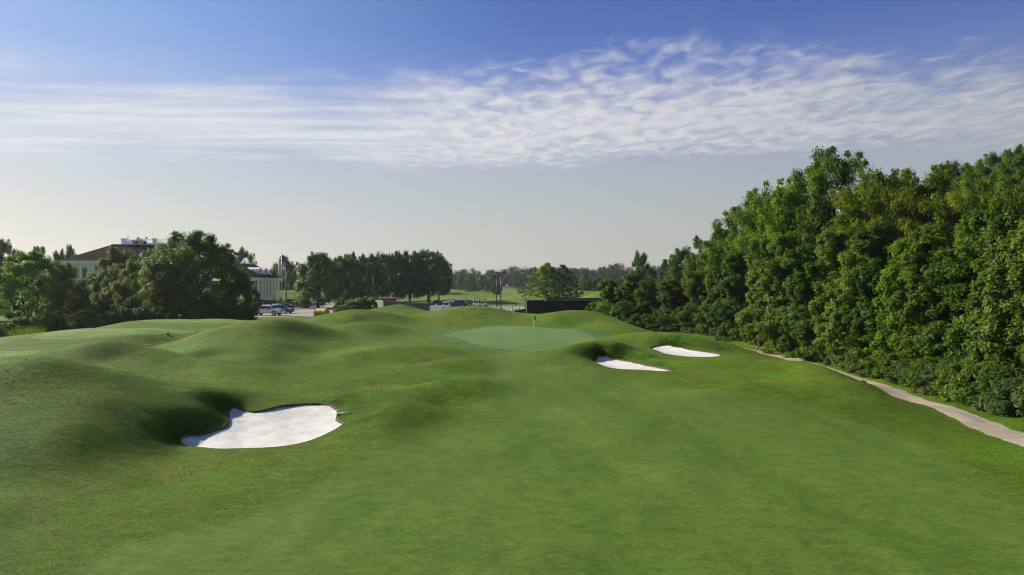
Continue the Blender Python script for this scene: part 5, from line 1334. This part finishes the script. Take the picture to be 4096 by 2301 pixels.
def dark_wall():
    e = empty('dark_wall', (X(2108, 111), 111, 0)); x0, x1, x2 = 0, X(2261, 111) - X(2108, 111), X(2450, 111) - X(2108, 111)
    for a, b in ((x0, x1 - .02), (x1 + .02, x2)):
        MB().box(a, b, 0, .3, -.5, 3.02, .01).build('panel', M_WALL, e)
    MB().box(x1 - .018, x1 + .018, .02, .28, -.5, 3.0).build('joint', plain('joint_mortar', (.12, .11, .10), .9), e)
    MB().box(-.03, x2, -.03, .33, 3.022, 3.10).build('coping', M_WALL, e)
    MB().box(-.0, .3, .302, 26, -.5, 2.96).build('return_panel', M_WALL, e)
    tag(e, 'long dark brown retaining wall behind the green', 'wall')
    e2 = empty('plank_enclosure', (X(2191, 136), 136, 0)); L = X(2440, 136) - X(2191, 136); n = 40; rg = random.Random(8)
    me = MB().box(0, L / n - .02, 0, .04, 0, 3.0).mesh('plank', M_PLANK)
    for k in range(n):
        o = mesh_obj('plank', me, e2); o.location = (k * L / n, .03 * rg.random(), -.1 + min(k, 6) * .02)
    MB().box(0, L, .075, .13, .6, .7).box(0, L, .075, .13, 2.3, 2.4).build('rail', M_PLANK, e2)
    tag(e2, 'weathered plank fence rising behind the dark wall', 'fence')
    e3 = empty('plank_enclosure', (X(2110, 128), 128, 0)); L = X(2174, 131) - X(2110, 128)
    me = MB().box(0, L / 12 - .02, 0, .04, 0, 2.75).mesh('plank', M_PLANK)
    for k in range(12):
        o = mesh_obj('plank', me, e3); o.location = (k * L / 12, .02 * rg.random(), .012 * k)
    tag(e3, 'short plank fence showing over the left end of the dark wall', 'fence')
dark_wall()
def slatted_gate():
    x = X(965, 109.5); e = empty('slatted_gate', (x, 109.5, gz1(x, 109.5) - .05), R(-8)); n = 9
    me = MB().box(0, .13, 0, .03, .05, 1.72).mesh('slat', M_GREYM)
    for k in range(n):
        o = mesh_obj('slat', me, e); o.location = (k * .155, 0, .03 * math.sin(k * 2.3))
    for z in (.3, 1.35): MB().box(0, 1.38, .035, .08, z, z + .1).build('rail', M_GREYM, e)
    for px_ in (-.08, 1.42): MB().box(px_ - .06, px_ + .06, .035, .16, -.1, 1.8).build('post', M_GREYM, e)
    tag(e, 'grey white slatted gate under the dark trees at the car park edge', 'gate')
slatted_gate()
M_YEL = plain('yellow_paint', (.52, .42, .035), .5, var=.12, nscale=2.5)
def yellow_bin():
    x, d = X(1287, 118), 118; e = empty('yellow_bin', (x, d, 0.05), R(-20))
    prof = [(-.78, 0), (-.82, .5)] + [(-.82 * math.cos(q), .55 + 1.0 * math.sin(q)) for q in np.linspace(.12, math.pi - .12, 14)] + [(.82, .5), (.78, 0)]
    MB().prism(prof, -1.05, 1.05, 'x').build('shell', M_YEL, e)
    for xx in (-1.06, 1.0):
        MB().prism([(p[0] * 1.03, p[1] * 1.02) for p in prof], xx, xx + .06, 'x').build('end_rim', M_YEL, e)
    ink = plain('black_lettering', (.05, .045, .012), .7); rg = random.Random(2)
    def yz(zz):
        s = min(1, max(0, (zz - .55) / 1.0)); return -.82 * math.sqrt(max(0, 1 - s * s)) - .012 if zz > .55 else -.832
    mb = MB()
    for row, (zz, n, w0) in enumerate(((.92, 13, 1.45), (.70, 11, 1.15), (.50, 20, 1.4))):
        for k in range(n):
            xx = -w0 / 2 + w0 * k / n; wd = w0 / n * rg.uniform(.55, .8)
            hh = (.12, .11, .03)[row]
            if row == 0 and k == 7: continue
            mb.face([(xx, yz(zz), zz), (xx + wd, yz(zz), zz), (xx + wd, yz(zz + hh), zz + hh), (xx, yz(zz + hh), zz + hh)])
    mb.build('lettering', ink, e)
    for nm, rr, mt, of in (('emblem', .19, M_REDC, 0), ('emblem_face', .13, M_WHITEC, .004)):
        zc = 1.2
        MB().face([(rr * math.cos(q) * 1.15, yz(zc + rr * .8 * math.sin(q)) - .006 - of, zc + rr * .8 * math.sin(q)) for q in [R(22.5 + 45 * k) for k in range(8)]]).build(nm, mt, e)
    tag(e, 'yellow round topped bin with black lettering and a small red emblem', 'bin')
yellow_bin()
M_PALLET = plain('pallet_wood', (.30, .215, .12), .85, var=.3, nscale=4.0)
def pallets():
    mb = MB()
    for k in range(7): mb.box(-.6 + k * .18, -.6 + k * .18 + .11, -.5, .5, .115, .135)
    for y in (-.5, -.05, .4): mb.box(-.6, .6, y, y + .1, .022, .112)
    for k in range(4): mb.box(-.6 + k * .363, -.6 + k * .363 + .11, -.5, .5, 0, .02)
    me = mb.mesh('wooden_pallet', M_PALLET); rg = random.Random(6); x, d = X(1366, 121), 121; z = gz1(x, d); nme = ['lowest', 'second', 'third', 'fourth', 'fifth', 'sixth', 'seventh', 'eighth', 'ninth', 'tenth', 'eleventh', 'twelfth', 'thirteenth', 'topmost']
    for k in range(14):
        o = mesh_obj('wooden_pallet', me); o.location = (x + rg.uniform(-.06, .06), d + rg.uniform(-.05, .05), z + .02 + k * .146); o.rotation_euler = (0, 0, rg.uniform(-.12, .12) + .2)
        lb = nme[k] + (' wooden pallet counted from the ground in the stack beside the bushes' if 0 < k < 13 else ' wooden pallet of the stack beside the bushes')
        tag(o, lb, 'pallet', 'stacked wooden pallets')
pallets()
bl = [(1362, 126, 1196, 60, 'deep', 'dark bush behind the stacked pallets'), (1405, 124, 1202, 80, 'deep', 'dark twiggy bush right of the stacked pallets'), (1448, 125, 1192, 80, 'olive', 'reddish olive bush in the middle of the bushes by the fence'), (1484, 126, 1190, 56, 'bright', 'bright green bush against the end of the board fence'), (1415, 121, 1222, 60, 'deep', 'low dark bush right of the foot of the stacked pallets'),
      (1218, 160, 1216, 36, 'grey', 'small rounded shrub on the kerbed island')]
for px, d, top, wpx, mt, lb in bl: plant('shrub', px, d, top, wpx, mt, 'shrub', lb, 'shrub')

# ------------------------------------------------------------------ tractor, carts, people
M_GREENP = plain('tractor_green', (.045, .16, .055), .4, var=.1); M_TAN = plain('tan_vinyl', (.32, .27, .19), .7); M_YRIM = plain('tractor_yellow', (.5, .36, .02), .5)
def tractor():
    d = 113.0; x = X(2053, d); e = empty('tractor', (x, d, max(0, gz1(x, d)) + .03), R(38))
    MB().box(-.2, 1.9, -.22, .22, .45, .75, .04).build('chassis', M_BLACK, e)
    MB().prism([(.35, .75), (.35, 1.35), (.9, 1.42), (1.95, 1.28), (2.05, 1.1), (2.05, .72)], -.33, .33).build('hood', M_GREENP, e)
    MB().box(2.052, 2.075, -.25, .25, .78, 1.1).build('grille', M_BLACK, e)
    st = MB().box(-.35, .1, -.25, .25, .95, 1.08, .04).box(-.4, -.28, -.25, .25, 1.083, 1.55, .04).build('seat', M_TAN, e)
    MB().tube([(-.5, -.5, .8), (-.5, -.5, 1.95), (-.5, -.4, 2.12), (-.5, .4, 2.12), (-.5, .5, 1.95), (-.5, .5, .8)], .045, 6).build('roll_bar', M_BLACK, e)
    MB().tube([(.42, 0, 1.3), (.22, 0, 1.55)], .03, 6).tube([(.22, -.18, 1.5), (.16, -.1, 1.62), (.16, .1, 1.62), (.22, .18, 1.5)], .025, 6).build('steering_wheel', M_BLACK, e)
    MB().tube([(1.45, .2, 1.35), (1.45, .2, 2.0)], .04, 7).build('exhaust', M_BLACK, e)
    for sg in (-1, 1):
        wh = MB().tube([(-.2, sg * .45, .6), (-.2, sg * .78, .6)], .6, 18).build('rear_wheel', M_TYRE, e); MB().tube([(-.2, sg * .77, .6), (-.2, sg * .79, .6)], .32, 12).build('rim', M_YRIM, wh)
        wh = MB().tube([(1.6, sg * .42, .36), (1.6, sg * .66, .36)], .36, 16).build('front_wheel', M_TYRE, e); MB().tube([(1.6, sg * .65, .36), (1.6, sg * .67, .36)], .2, 10).build('rim', M_YRIM, wh)
        MB().prism([(-.85 + 0, .95), (-.7, 1.2), (-.2, 1.32), (.3, 1.18), (.3, 1.1), (-.2, 1.24), (-.65, 1.13)], sg * .45, sg * .8).build('mudguard', M_GREENP, e)
        MB().tube([(.75, sg * .5, .7), (.8, sg * .5, 1.45), (1.9, sg * .5, 1.35), (2.5, sg * .5, .5)], .07, 6).build('loader_arm', M_GREENP, e)
        MB().tube([(.8, sg * .5, .85), (1.75, sg * .5, 1.25)], .035, 6).build('hydraulic_ram', M_CHROME, e)
    MB().prism([(2.45, .2), (2.45, .75), (2.6, .78), (2.58, .3), (3.05, .2)], -.75, .75).build('bucket', M_GREENP, e)
    tag(e, 'green tractor with a roll bar and front loader beside the dark wall', 'tractor')
tractor()
def cart_proto(roofm):
    e = empty('golf_cart')
    MB().prism([(-1.15, .35), (-1.18, .75), (-.95, .82), (-.2, .72), (-.1, .42), (.55, .42), (.7, .85), (1.0, .8), (1.2, .5), (1.2, .32)], -.58, .58).build('body', PAINT['white'], e)
    MB().box(-.55, -.1, -.52, .52, .74, .88, .03).build('seat', M_BLACK, e); MB().box(-.66, -.54, -.52, .52, .9, 1.25, .03).build('backrest', M_BLACK, e)
    MB().box(-.95, .72, -.6, .6, 1.84, 1.91, .03).build('canopy', roofm, e)
    for x0, x1 in ((-.85, -.8), (.72, .55)):
        for sg in (-1, 1): MB().tube([(x0, sg * .54, .8), (x1, sg * .54, 1.84)], .025, 6).build('canopy_post', M_BLACK, e)
    MB().face([(.72, -.52, .86), (.72, .52, .86), (.58, .52, 1.8), (.58, -.52, 1.8)]).build('windscreen', plain('clear_plastic', (.45, .5, .5), .1, spec=.6), e)
    MB().tube([(.5, -.28, .85), (.3, -.28, 1.15)], .025, 6).tube([(.22, -.42, 1.14), (.28, -.28, 1.24), (.22, -.14, 1.14)], .02, 6).build('steering_wheel', M_BLACK, e)
    for x in (-.78, .8):
        for sg in (-1, 1):
            wh = MB().tube([(x, sg * .42, .23), (x, sg * .6, .23)], .23, 14).build('wheel', M_TYRE, e); MB().tube([(x, sg * .595, .23), (x, sg * .61, .23)], .12, 10).build('rim', M_LAMP, wh)
    return e
def golf_bag(x, y, z, label, mat):
    e = empty('golf_bag', (x, y, z)); e.rotation_euler = (0, R(-14), 0)
    MB().tube([(0, 0, 0), (0, 0, .85)], [.13, .15], 10).build('bag', mat, e)
    mb = MB()
    for k in range(5): mb.tube([(.05 * math.cos(k * 1.3), .05 * math.sin(k * 1.3), .8), (.1 * math.cos(k * 1.3), .1 * math.sin(k * 1.3), 1.12)], .02, 5)
    mb.build('clubs', M_GREYM, e); tag(e, label, 'golf bag', 'golf bags on the carts')
c1 = cart_proto(M_BLACK); d = 174.0; c1.location = (X(1911, d), d, gz1(X(1911, d), d) + .05); c1.rotation_euler = (0, 0, R(8))
tag(c1, 'white golf cart on the left with a dark canopy', 'golf cart', 'golf carts by the range')
c2 = copy_tree(c1); c2.location = (X(1930, 172), 172, gz1(X(1930, 172), 172) + .05); c2.rotation_euler = (0, 0, R(-18)); tag(c2, 'golf cart on the right with a clear windscreen', 'golf cart', 'golf carts by the range')
golf_bag(X(1899, 173.6), 173.6, .72, 'dark golf bag strapped behind the left golf cart', M_BLACK); golf_bag(X(1919, 171.9), 171.9, .72, 'dark golf bag strapped behind the right golf cart', M_BLACK)
def person(px, d, label, shirt, legs_m, facing=0.0, lean=0.0, cap=None, arm=.5):
    """one continuous skinned figure 1.75 m tall, facing local -y"""
    x = X(px, d); e = empty('person', (x, d, gz1(x, d) + .02), facing)
    J = {'pel': (0, 0, .93), 'bel': (0, lean * .1, 1.10), 'che': (0, lean * .35, 1.30), 'nk': (0, lean * .55, 1.48), 'hd': (0, lean * .68, 1.60), 'top': (0, lean * .72, 1.72)}
    for s, n in ((-1, 'l'), (1, 'r')):
        J.update({n + 'hip': (s * .10, 0, .88), n + 'kn': (s * .12, -.03, .49), n + 'an': (s * .13, .02, .09), n + 'to': (s * .14, -.14, .04), n + 'sh': (s * .19, lean * .45, 1.42), n + 'el': (s * .25, lean * .5 - .06, 1.14), n + 'wr': (s * .2, lean * .5 - .28 * arm, .96 + .1 * arm), n + 'ha': (s * .19, lean * .5 - .36 * arm, .90 + .1 * arm)})
    E = [('pel', 'bel'), ('bel', 'che'), ('che', 'nk'), ('nk', 'hd'), ('hd', 'top')]
    for n in 'lr': E += [('pel', n + 'hip'), (n + 'hip', n + 'kn'), (n + 'kn', n + 'an'), (n + 'an', n + 'to'), ('che', n + 'sh'), (n + 'sh', n + 'el'), (n + 'el', n + 'wr'), (n + 'wr', n + 'ha')]
    rad = {'pel': .15, 'bel': .14, 'che': .155, 'nk': .06, 'hd': .10, 'top': .075, 'hip': .095, 'kn': .06, 'an': .045, 'to': .04, 'sh': .07, 'el': .045, 'wr': .035, 'ha': .04}
    keys = list(J); me = bpy.data.meshes.new('figure'); me.from_pydata([J[k] for k in keys], [(keys.index(a), keys.index(b)) for a, b in E], [])
    o = mesh_obj('figure', me, e); o.modifiers.new('Skin', 'SKIN'); o.modifiers.new('Sub', 'SUBSURF').levels = 1; o.modifiers['Sub'].render_levels = 1
    for k, v in zip(keys, me.skin_vertices[0].data):
        r_ = rad[k] if k in rad else rad[k[1:]]; v.radius = (r_, r_); v.use_root = (k == 'pel')
    m, t, out = new_mat('figure_cloth'); tc = t.n('ShaderNodeTexCoord').outputs['Object']; z = t.n('ShaderNodeSeparateXYZ', {0: tc}).outputs[2]
    c = t.mix(t.math('GREATER_THAN', z, .97), legs_m, shirt); c = t.mix(t.math('GREATER_THAN', z, 1.49), c, (.42, .26, .18)); c = t.mix(t.math('LESS_THAN', z, .1), c, (.5, .5, .5))
    t.t.links.new(t.n('ShaderNodeBsdfPrincipled', {'Base Color': c, 'Roughness': .8}).outputs[0], out.inputs[0]); me.materials.append(m)
    if cap:
        cp = MB().tube([(0, lean * .7, 1.66), (0, lean * .72, 1.74), (0, lean * .72, 1.79)], [.125, .11, .03], 10).box(-.08, .08, lean * .7 - .24, lean * .7 - .08, 1.655, 1.68).build('cap', cap, e)
    tag(e, label, 'person'); return e
person(1894, 174.5, 'person in a white cap and navy shirt bending over the golf cart bag', (.02, .025, .06), (.55, .53, .48), facing=R(70), lean=-.25, cap=M_WHITEC, arm=1.0)
for k, (px, lb) in enumerate(((1781, 'far golf cart at the left end of the range tee'), (1800, 'second far golf cart on the range beside a standing golfer'))):
    c = copy_tree(c1); c.location = (X(px, 300), 300, gz1(X(px, 300), 300) + .03); c.rotation_euler = (0, 0, R(175)); tag(c, lb, 'golf cart', 'golf carts out on the range')
person(1813, 300, 'dark clothed golfer standing alone far out on the range', (.03, .03, .035), (.04, .04, .045), facing=R(30))
person(1805, 301, 'far golfer in dark clothes beside the second cart', (.05, .05, .06), (.05, .05, .06), facing=R(-40))
# sign and posts along the edge of the range
d = 172.5
e = empty('notice_board', (X(1877, d), d, gz1(X(1877, d), d))); MB().box(-.32, .32, -.04, .04, .05, .68, .01).build('board', M_BLACK, e); MB().box(-.2, .2, -.055, -.042, .25, .6).build('notice', M_WHITEC, e)
MB().box(-.14, .14, -.062, -.057, .46, .50).box(-.12, .12, -.062, -.057, .38, .42).box(-.14, .1, -.062, -.057, .30, .34).build('print', M_GREYM, e); tag(e, 'small black notice board with a white sheet left of the golf carts', 'sign')
me = MB().box(-.09, .09, -.09, .09, -.2, 1.05, .02).mesh('wooden_post', M_BLACK)
pl = [(1861, 173, 'dark wooden post right of the navy suv'), (1888, 175, 'dark wooden post left of the golf carts'), (1842, 174, 'dark wooden post behind the navy suv'), (1794, 178, 'dark wooden post behind the white car'), (1993, 176, 'dark wooden post between the two tall lamp posts'), (2061, 177, 'dark wooden post above the tractor'), (1950, 176, 'dark wooden post right of the golf carts')]
for px, d, lb in pl:
    o = mesh_obj('wooden_post', me); o.location = (X(px, d), d, gz1(X(px, d), d)); tag(o, lb, 'post', 'posts along the range edge')
def pin(px, d, h, mat, label, name='range_flag'):
    x = X(px, d); e = empty(name, (x, d, gz1(x, d)))
    MB().tube([(0, 0, 0), (0, 0, h)], .03, 5).build('stick', M_POLE, e); MB().face([(0, 0, h), (.22, .03, h - .25), (.2, 0, h - .75), (.02, 0, h - .6)]).build('cloth', mat, e); tag(e, label, 'flag', 'flags on the practice range')
M_YC = plain('yellow_cloth', (.6, .5, .03), .8)
pin(1899, 196, 2.1, M_WHITEC, 'small white flag on the range above the golf carts'); pin(1863, 190, 2.0, M_REDC, 'small dark red flag on the range right of the pear trees'); pin(1968, 240, 2.2, M_YC, 'small yellow flag on the range left of the lamp posts'); pin(2025, 250, 2.2, M_WHITEC, 'small pale flag on the range right of the lamp posts'); pin(1152, 213, 2.0, M_WHITEC, 'small pale flag on top of the knoll behind the flagpoles')
def gables():
    d = 515; e = empty('low_house', (X(2040, d), d, gz1(X(2040, d), d) - .2))
    MB().box(-6, 3, 0, 6, 0, 1.6).build('wall', M_CREAM, e)
    MB().prism([(-4.3, 1.6), (-.7, 1.6), (-2.5, 3.9)], -.2, 6).build('gable', M_WHITE, e); MB().prism([(1.0, 1.6), (4.4, 1.6), (2.7, 3.7)], .5, 6).build('gable', M_GREYM, e)
    MB().box(-7, 5, -.3, 6.3, 1.62, 1.8).build('roof', M_SHINGLE, e)
    tag(e, 'far low house with two pale pointed gables at the foot of the woods', 'house')
gables()

# ------------------------------------------------------------------ things on the hole itself
def flagstick():
    p = on_plane(2133, 1338, *GPL); z = gz1(p[0], p[1]) + .02; e = empty('flagstick', (p[0], p[1], z)); e.rotation_euler = (0, R(2.2), 0)
    MB().tube([(0, 0, 0), (0, 0, 2.13)], [.018, .014], 6).build('stick', M_WHITE, e)
    Vd, fc = [], []
    for j in range(13):
        t = j / 12
        for i in range(7):
            s = i / 6; ww = .20 * math.sin(math.pi * min(1, .18 + t * .66)) ** .9
            Vd.append((s * ww + .012, .035 * math.sin(s * 7 + t * 3), 2.11 - t * .52 - s * .04))
    fc = [(j * 7 + i, j * 7 + i + 1, (j + 1) * 7 + i + 1, (j + 1) * 7 + i) for j in range(12) for i in range(6)]
    cl = mesh_obj('cloth', np_mesh('cloth', Vd, fc, M_BLUEC), e)
    MB().face([(.02 + .05 * math.cos(q), -.045, 1.74 + .06 * math.sin(q)) for q in np.linspace(0, 6.28, 9)[:-1]]).build('emblem', M_WHITEC, cl)
    MB().tube([(0, 0, .002), (0, 0, .004)], .055, 12).build('cup', M_DARK, e)
    tag(e, 'white flagstick with a limp blue flag standing in the green', 'flagstick')
flagstick()
def rake(px, py, d, rz, label, L=1.5):
    p = at(px, py, d); e = empty('bunker_rake', (p.x, p.y, gz1(p.x, p.y) + .03), rz)
    sl_x = gz1(p.x + .7 * math.cos(rz), p.y + .7 * math.sin(rz)) - gz1(p.x - .7 * math.cos(rz), p.y - .7 * math.sin(rz)); e.rotation_euler = (0, -math.atan2(sl_x, 1.4), rz)
    MB().tube([(-L / 2, 0, .03), (L / 2, 0, .06)], .018, 6).build('handle', M_POLE, e)
    mb = MB().box(-L / 2 - .03, -L / 2 + .03, -.16, .16, .02, .045)
    for k in range(6): mb.box(-L / 2 - .01, -L / 2 + .01, -.15 + k * .056, -.14 + k * .056, -.02, .019)
    mb.build('head', M_BLACK, e); tag(e, label, 'rake', 'rakes left beside the bunkers')
rake(1391, 1656, 32.6, R(4), 'bunker rake with a pale handle right of the big bunker', .9); rake(2900, 1417, 59.6, R(20), 'dark bunker rake beside the bunker below the woods', 1.1)
def tee_box():
    p = at(671, 1338, 63.3); e = empty('tee_marker_stand', (p.x, p.y, gz1(p.x, p.y)))
    MB().box(-.08, .08, -.06, .06, 0, .10).build('stand', plain('dull_brass', (.16, .13, .06), .6), e); MB().tube([(0, 0, .10), (0, 0, .17), (0, 0, .20)], [.10, .11, .05], 9).build('lid', M_BLACK, e); tag(e, 'small dark tee stand on the slope of the lower tee', 'tee stand')
tee_box()
pf = ribbon('cart_path', [(X(560, 58), 58.6), (X(610, 58.6), 58.6), (X(650, 59), 59.0), (X(684, 59.6), 59.7)], .8, .8, M_PATH, .04, 'short piece of pale cart path between the tee and the big mound')
mb = MB()
bz = [gz1(X(px, d_), d_) for px, d_ in ((590, 59.7), (640, 60.1), (696, 61.2))]
pp = [(X(px, d_), d_, z + .05) for (px, d_), z in zip(((590, 59.7), (640, 60.1), (696, 61.2)), bz)]
mb.tube(pp, [.07, .08, .05], 6); o = mb.build('sleeper_edging', M_BLACK); tag(o, 'dark timber edging along the short piece of path', 'edging')
def stump():
    p = at(3031, 1399, 70.5); z = gz1(p.x, p.y); o = MB().tube([(-.25, 0, .0), (.05, 0, .25), (.12, 0, .55), (.02, .05, .95)], [.07, .06, .05, .03], 6).build('dead_branch', M_BARK_PALE); o.location = (p.x, p.y, z); tag(o, 'bare pale dead branch standing at the far end of the path', 'branch')
    bm_ = bmesh.new(); bmesh.ops.create_icosphere(bm_, subdivisions=2, radius=.28); rg = random.Random(3)
    for v in bm_.verts: v.co *= rg.uniform(.8, 1.15); v.co.z *= .6
    me = bpy.data.meshes.new('dark_rock'); bm_.to_mesh(me); bm_.free(); me.materials.append(plain('dark_stone', (.03, .028, .025), .9)); smooth(me)
    for (px, py, d_), lb, s in (((3453, 1531, 45.5), 'small dark rock at the left edge of the path', .62), ((3092, 1413, 66.5), 'dark lump on the far stretch of the path', .4), ((3046, 1407, 69.3), 'dark hollow log end beside the dead branch', 1.1)):
        p = at(px, py, d_); o = mesh_obj('dark_rock', me); o.location = (p.x, p.y, gz1(p.x, p.y) + .03); o.scale = (s, s, s); tag(o, lb, 'rock', 'dark lumps along the path')
stump()

# ------------------------------------------------------------------ longer grass on the bunker banks
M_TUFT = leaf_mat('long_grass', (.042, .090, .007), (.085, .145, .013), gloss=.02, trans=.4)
def tufts():
    rng = np.random.default_rng(17); VV, TT = [], []
    for k, hole in enumerate(HOLES):
        n = len(hole); m = (36000, 22000, 22000)[k]; base = hole[rng.integers(0, n, m)]
        nx_ = np.roll(hole, -1, 0) - np.roll(hole, 1, 0)
        p = base + rng.normal(0, 1, (m, 2)) * (rng.random((m, 1)) ** 1.6 * 1.25)
        sd = sdist(p[:, 0], p[:, 1], hole); p = p[(sd < -.02) & (sd > -2.2)]
        e = .05
        zx = (zland(p[:, 0] + e, p[:, 1]) - zland(p[:, 0] - e, p[:, 1])) / (2 * e); zy = (zland(p[:, 0], p[:, 1] + e) - zland(p[:, 0], p[:, 1] - e)) / (2 * e)
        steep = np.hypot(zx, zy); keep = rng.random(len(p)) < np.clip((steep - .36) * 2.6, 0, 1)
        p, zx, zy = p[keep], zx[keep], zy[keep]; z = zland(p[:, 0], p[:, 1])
        for b in range(4):
            q = len(p); th = rng.random(q) * 6.28; hgt = rng.uniform(.04, .10, q) * (1 if k == 0 else 1.2); wd = rng.uniform(.005, .011, q) * (1 if k == 0 else 1.4)
            bx = p[:, 0] + rng.normal(0, .04, q); by = p[:, 1] + rng.normal(0, .04, q); bz = z - .015
            c, s_ = np.cos(th) * wd, np.sin(th) * wd; lean = rng.normal(0, .55, (q, 2)) * hgt[:, None] - np.c_[zx, zy] * hgt[:, None] * .8
            A = np.c_[bx - c, by - s_, bz]; B = np.c_[bx + c, by + s_, bz]; T = np.c_[bx + lean[:, 0], by + lean[:, 1], bz + hgt]
            VV.append(np.stack([A, B, T], 1).reshape(-1, 3)); TT.append(np.repeat(rng.random(q), 3))
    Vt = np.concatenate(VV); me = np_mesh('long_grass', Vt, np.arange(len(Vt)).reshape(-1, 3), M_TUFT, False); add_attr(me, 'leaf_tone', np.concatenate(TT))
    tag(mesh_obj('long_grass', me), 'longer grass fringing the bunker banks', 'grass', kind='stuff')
tufts()
def grid_z(x, y):
    """ground height read off the ground mesh grid"""
    i = np.clip(np.searchsorted(GX, x) - 1, 0, NX - 2); j = np.clip(np.searchsorted(GY, y) - 1, 0, NY - 2)
    fx = (x - GX[i]) / (GX[i + 1] - GX[i]); fy = (y - GY[j]) / (GY[j + 1] - GY[j])
    return (gz[j, i] * (1 - fx) + gz[j, i + 1] * fx) * (1 - fy) + (gz[j + 1, i] * (1 - fx) + gz[j + 1, i + 1] * fx) * fy
def rough_grass():
    rng = np.random.default_rng(29); q = 260000
    y = 1 / (1 / 13.0 + rng.random(q) * (1 / 52.0 - 1 / 13.0)); x = y * rng.uniform(-.80, .78, q)
    fwd = sdist(x, y, FAIRWAY[::3]); sd = np.max([sdist(x, y, h[::2]) for h in HOLES], axis=0); pd = seg_dist(x, y, PATH_C, False)
    ok = (fwd < -.15 + rng.normal(0, .25, q)) & (sd < -.06) & (pd > .95) & (x < 27.5)
    x, y = x[ok], y[ok]; q = len(x); z = grid_z(x, y)
    # taller and darker in patches, laid over by the mower
    pat = sum(np.sin(x * a_ + y * b_ + c_) for a_, b_, c_ in ((.9, .5, 1), (-.4, 1.3, 2), (1.9, -1.1, .5), (.3, .35, 4), (3.1, 2.2, 3))) / 5
    h = (.018 + .020 * rng.random(q)) * (1 + .35 * pat) * np.clip(y / 24, .8, 1.5); w_ = (.006 + .007 * rng.random(q)) * np.clip(y / 17, .9, 2.4); th = rng.random(q) * 6.28
    A = np.c_[x - w_ * np.cos(th), y - w_ * np.sin(th), z - .008]; B = np.c_[x + w_ * np.cos(th), y + w_ * np.sin(th), z - .008]
    T = np.c_[x + rng.normal(.3, .6, q) * h, y + rng.normal(0, .6, q) * h, z + h]
    me = np_mesh('rough_grass', np.stack([A, B, T], 1).reshape(-1, 3), np.arange(3 * q).reshape(-1, 3), M_ROUGHB, False)
    add_attr(me, 'leaf_tone', np.repeat(np.clip(.5 + .22 * pat + rng.normal(0, .2, q), 0, 1), 3))
    tag(mesh_obj('rough_grass', me), 'short rough grass on the near mounds', 'grass', kind='stuff')
M_ROUGHB = leaf_mat('rough_blades', (.056, .104, .007), (.105, .152, .014), gloss=.05, trans=.45)
rough_grass()
# reeds and tall weeds at the left edge
def weeds():
    rng = np.random.default_rng(23); q = 700
    x = X(rng.uniform(-120, 165, q), 1) ; d = rng.uniform(70, 88, q); x = x * d
    sel = d > 74 + (x + 55) * .35; x, d = x[sel], d[sel]; q = len(x); z = zland(x, d)
    VV, TT = [], []
    for b in range(5):
        th = rng.random(q) * 6.28; h = rng.uniform(.5, 1.7, q); w_ = rng.uniform(.02, .05, q); bx = x + rng.normal(0, .2, q); by = d + rng.normal(0, .2, q)
        A = np.c_[bx - w_ * np.cos(th), by - w_ * np.sin(th), z - .05]; B = np.c_[bx + w_ * np.cos(th), by + w_ * np.sin(th), z - .05]; T = np.c_[bx + rng.normal(0, .25, q) * h, by + rng.normal(0, .25, q) * h, z + h]
        VV.append(np.stack([A, B, T], 1).reshape(-1, 3)); TT.append(np.repeat(rng.random(q), 3))
    Vt = np.concatenate(VV); me = np_mesh('tall_weeds', Vt, np.arange(len(Vt)).reshape(-1, 3), LEAF['olive'], False); add_attr(me, 'leaf_tone', np.concatenate(TT) * .9)
    tag(mesh_obj('tall_weeds', me), 'tall weeds and reeds below the trees at the left edge', 'weeds', kind='stuff')
weeds()
# ------------------------------------------------------------------ hazy summer air
HAZE = 0.00010
if HAZE:
    hz = MB().box(-1500, 1500, -120, 1500, -2.5, 60).build('haze'); tag(hz, 'thin summer haze', kind='stuff')
    m, t, out = new_mat('haze_air')
    pv_ = t.n('ShaderNodeVolumePrincipled', {'Color': (.86, .92, 1.0, 1), 'Density': HAZE, 'Anisotropy': .35})
    t.t.links.new(pv_.outputs[0], out.inputs['Volume']); hz.data.materials.append(m)
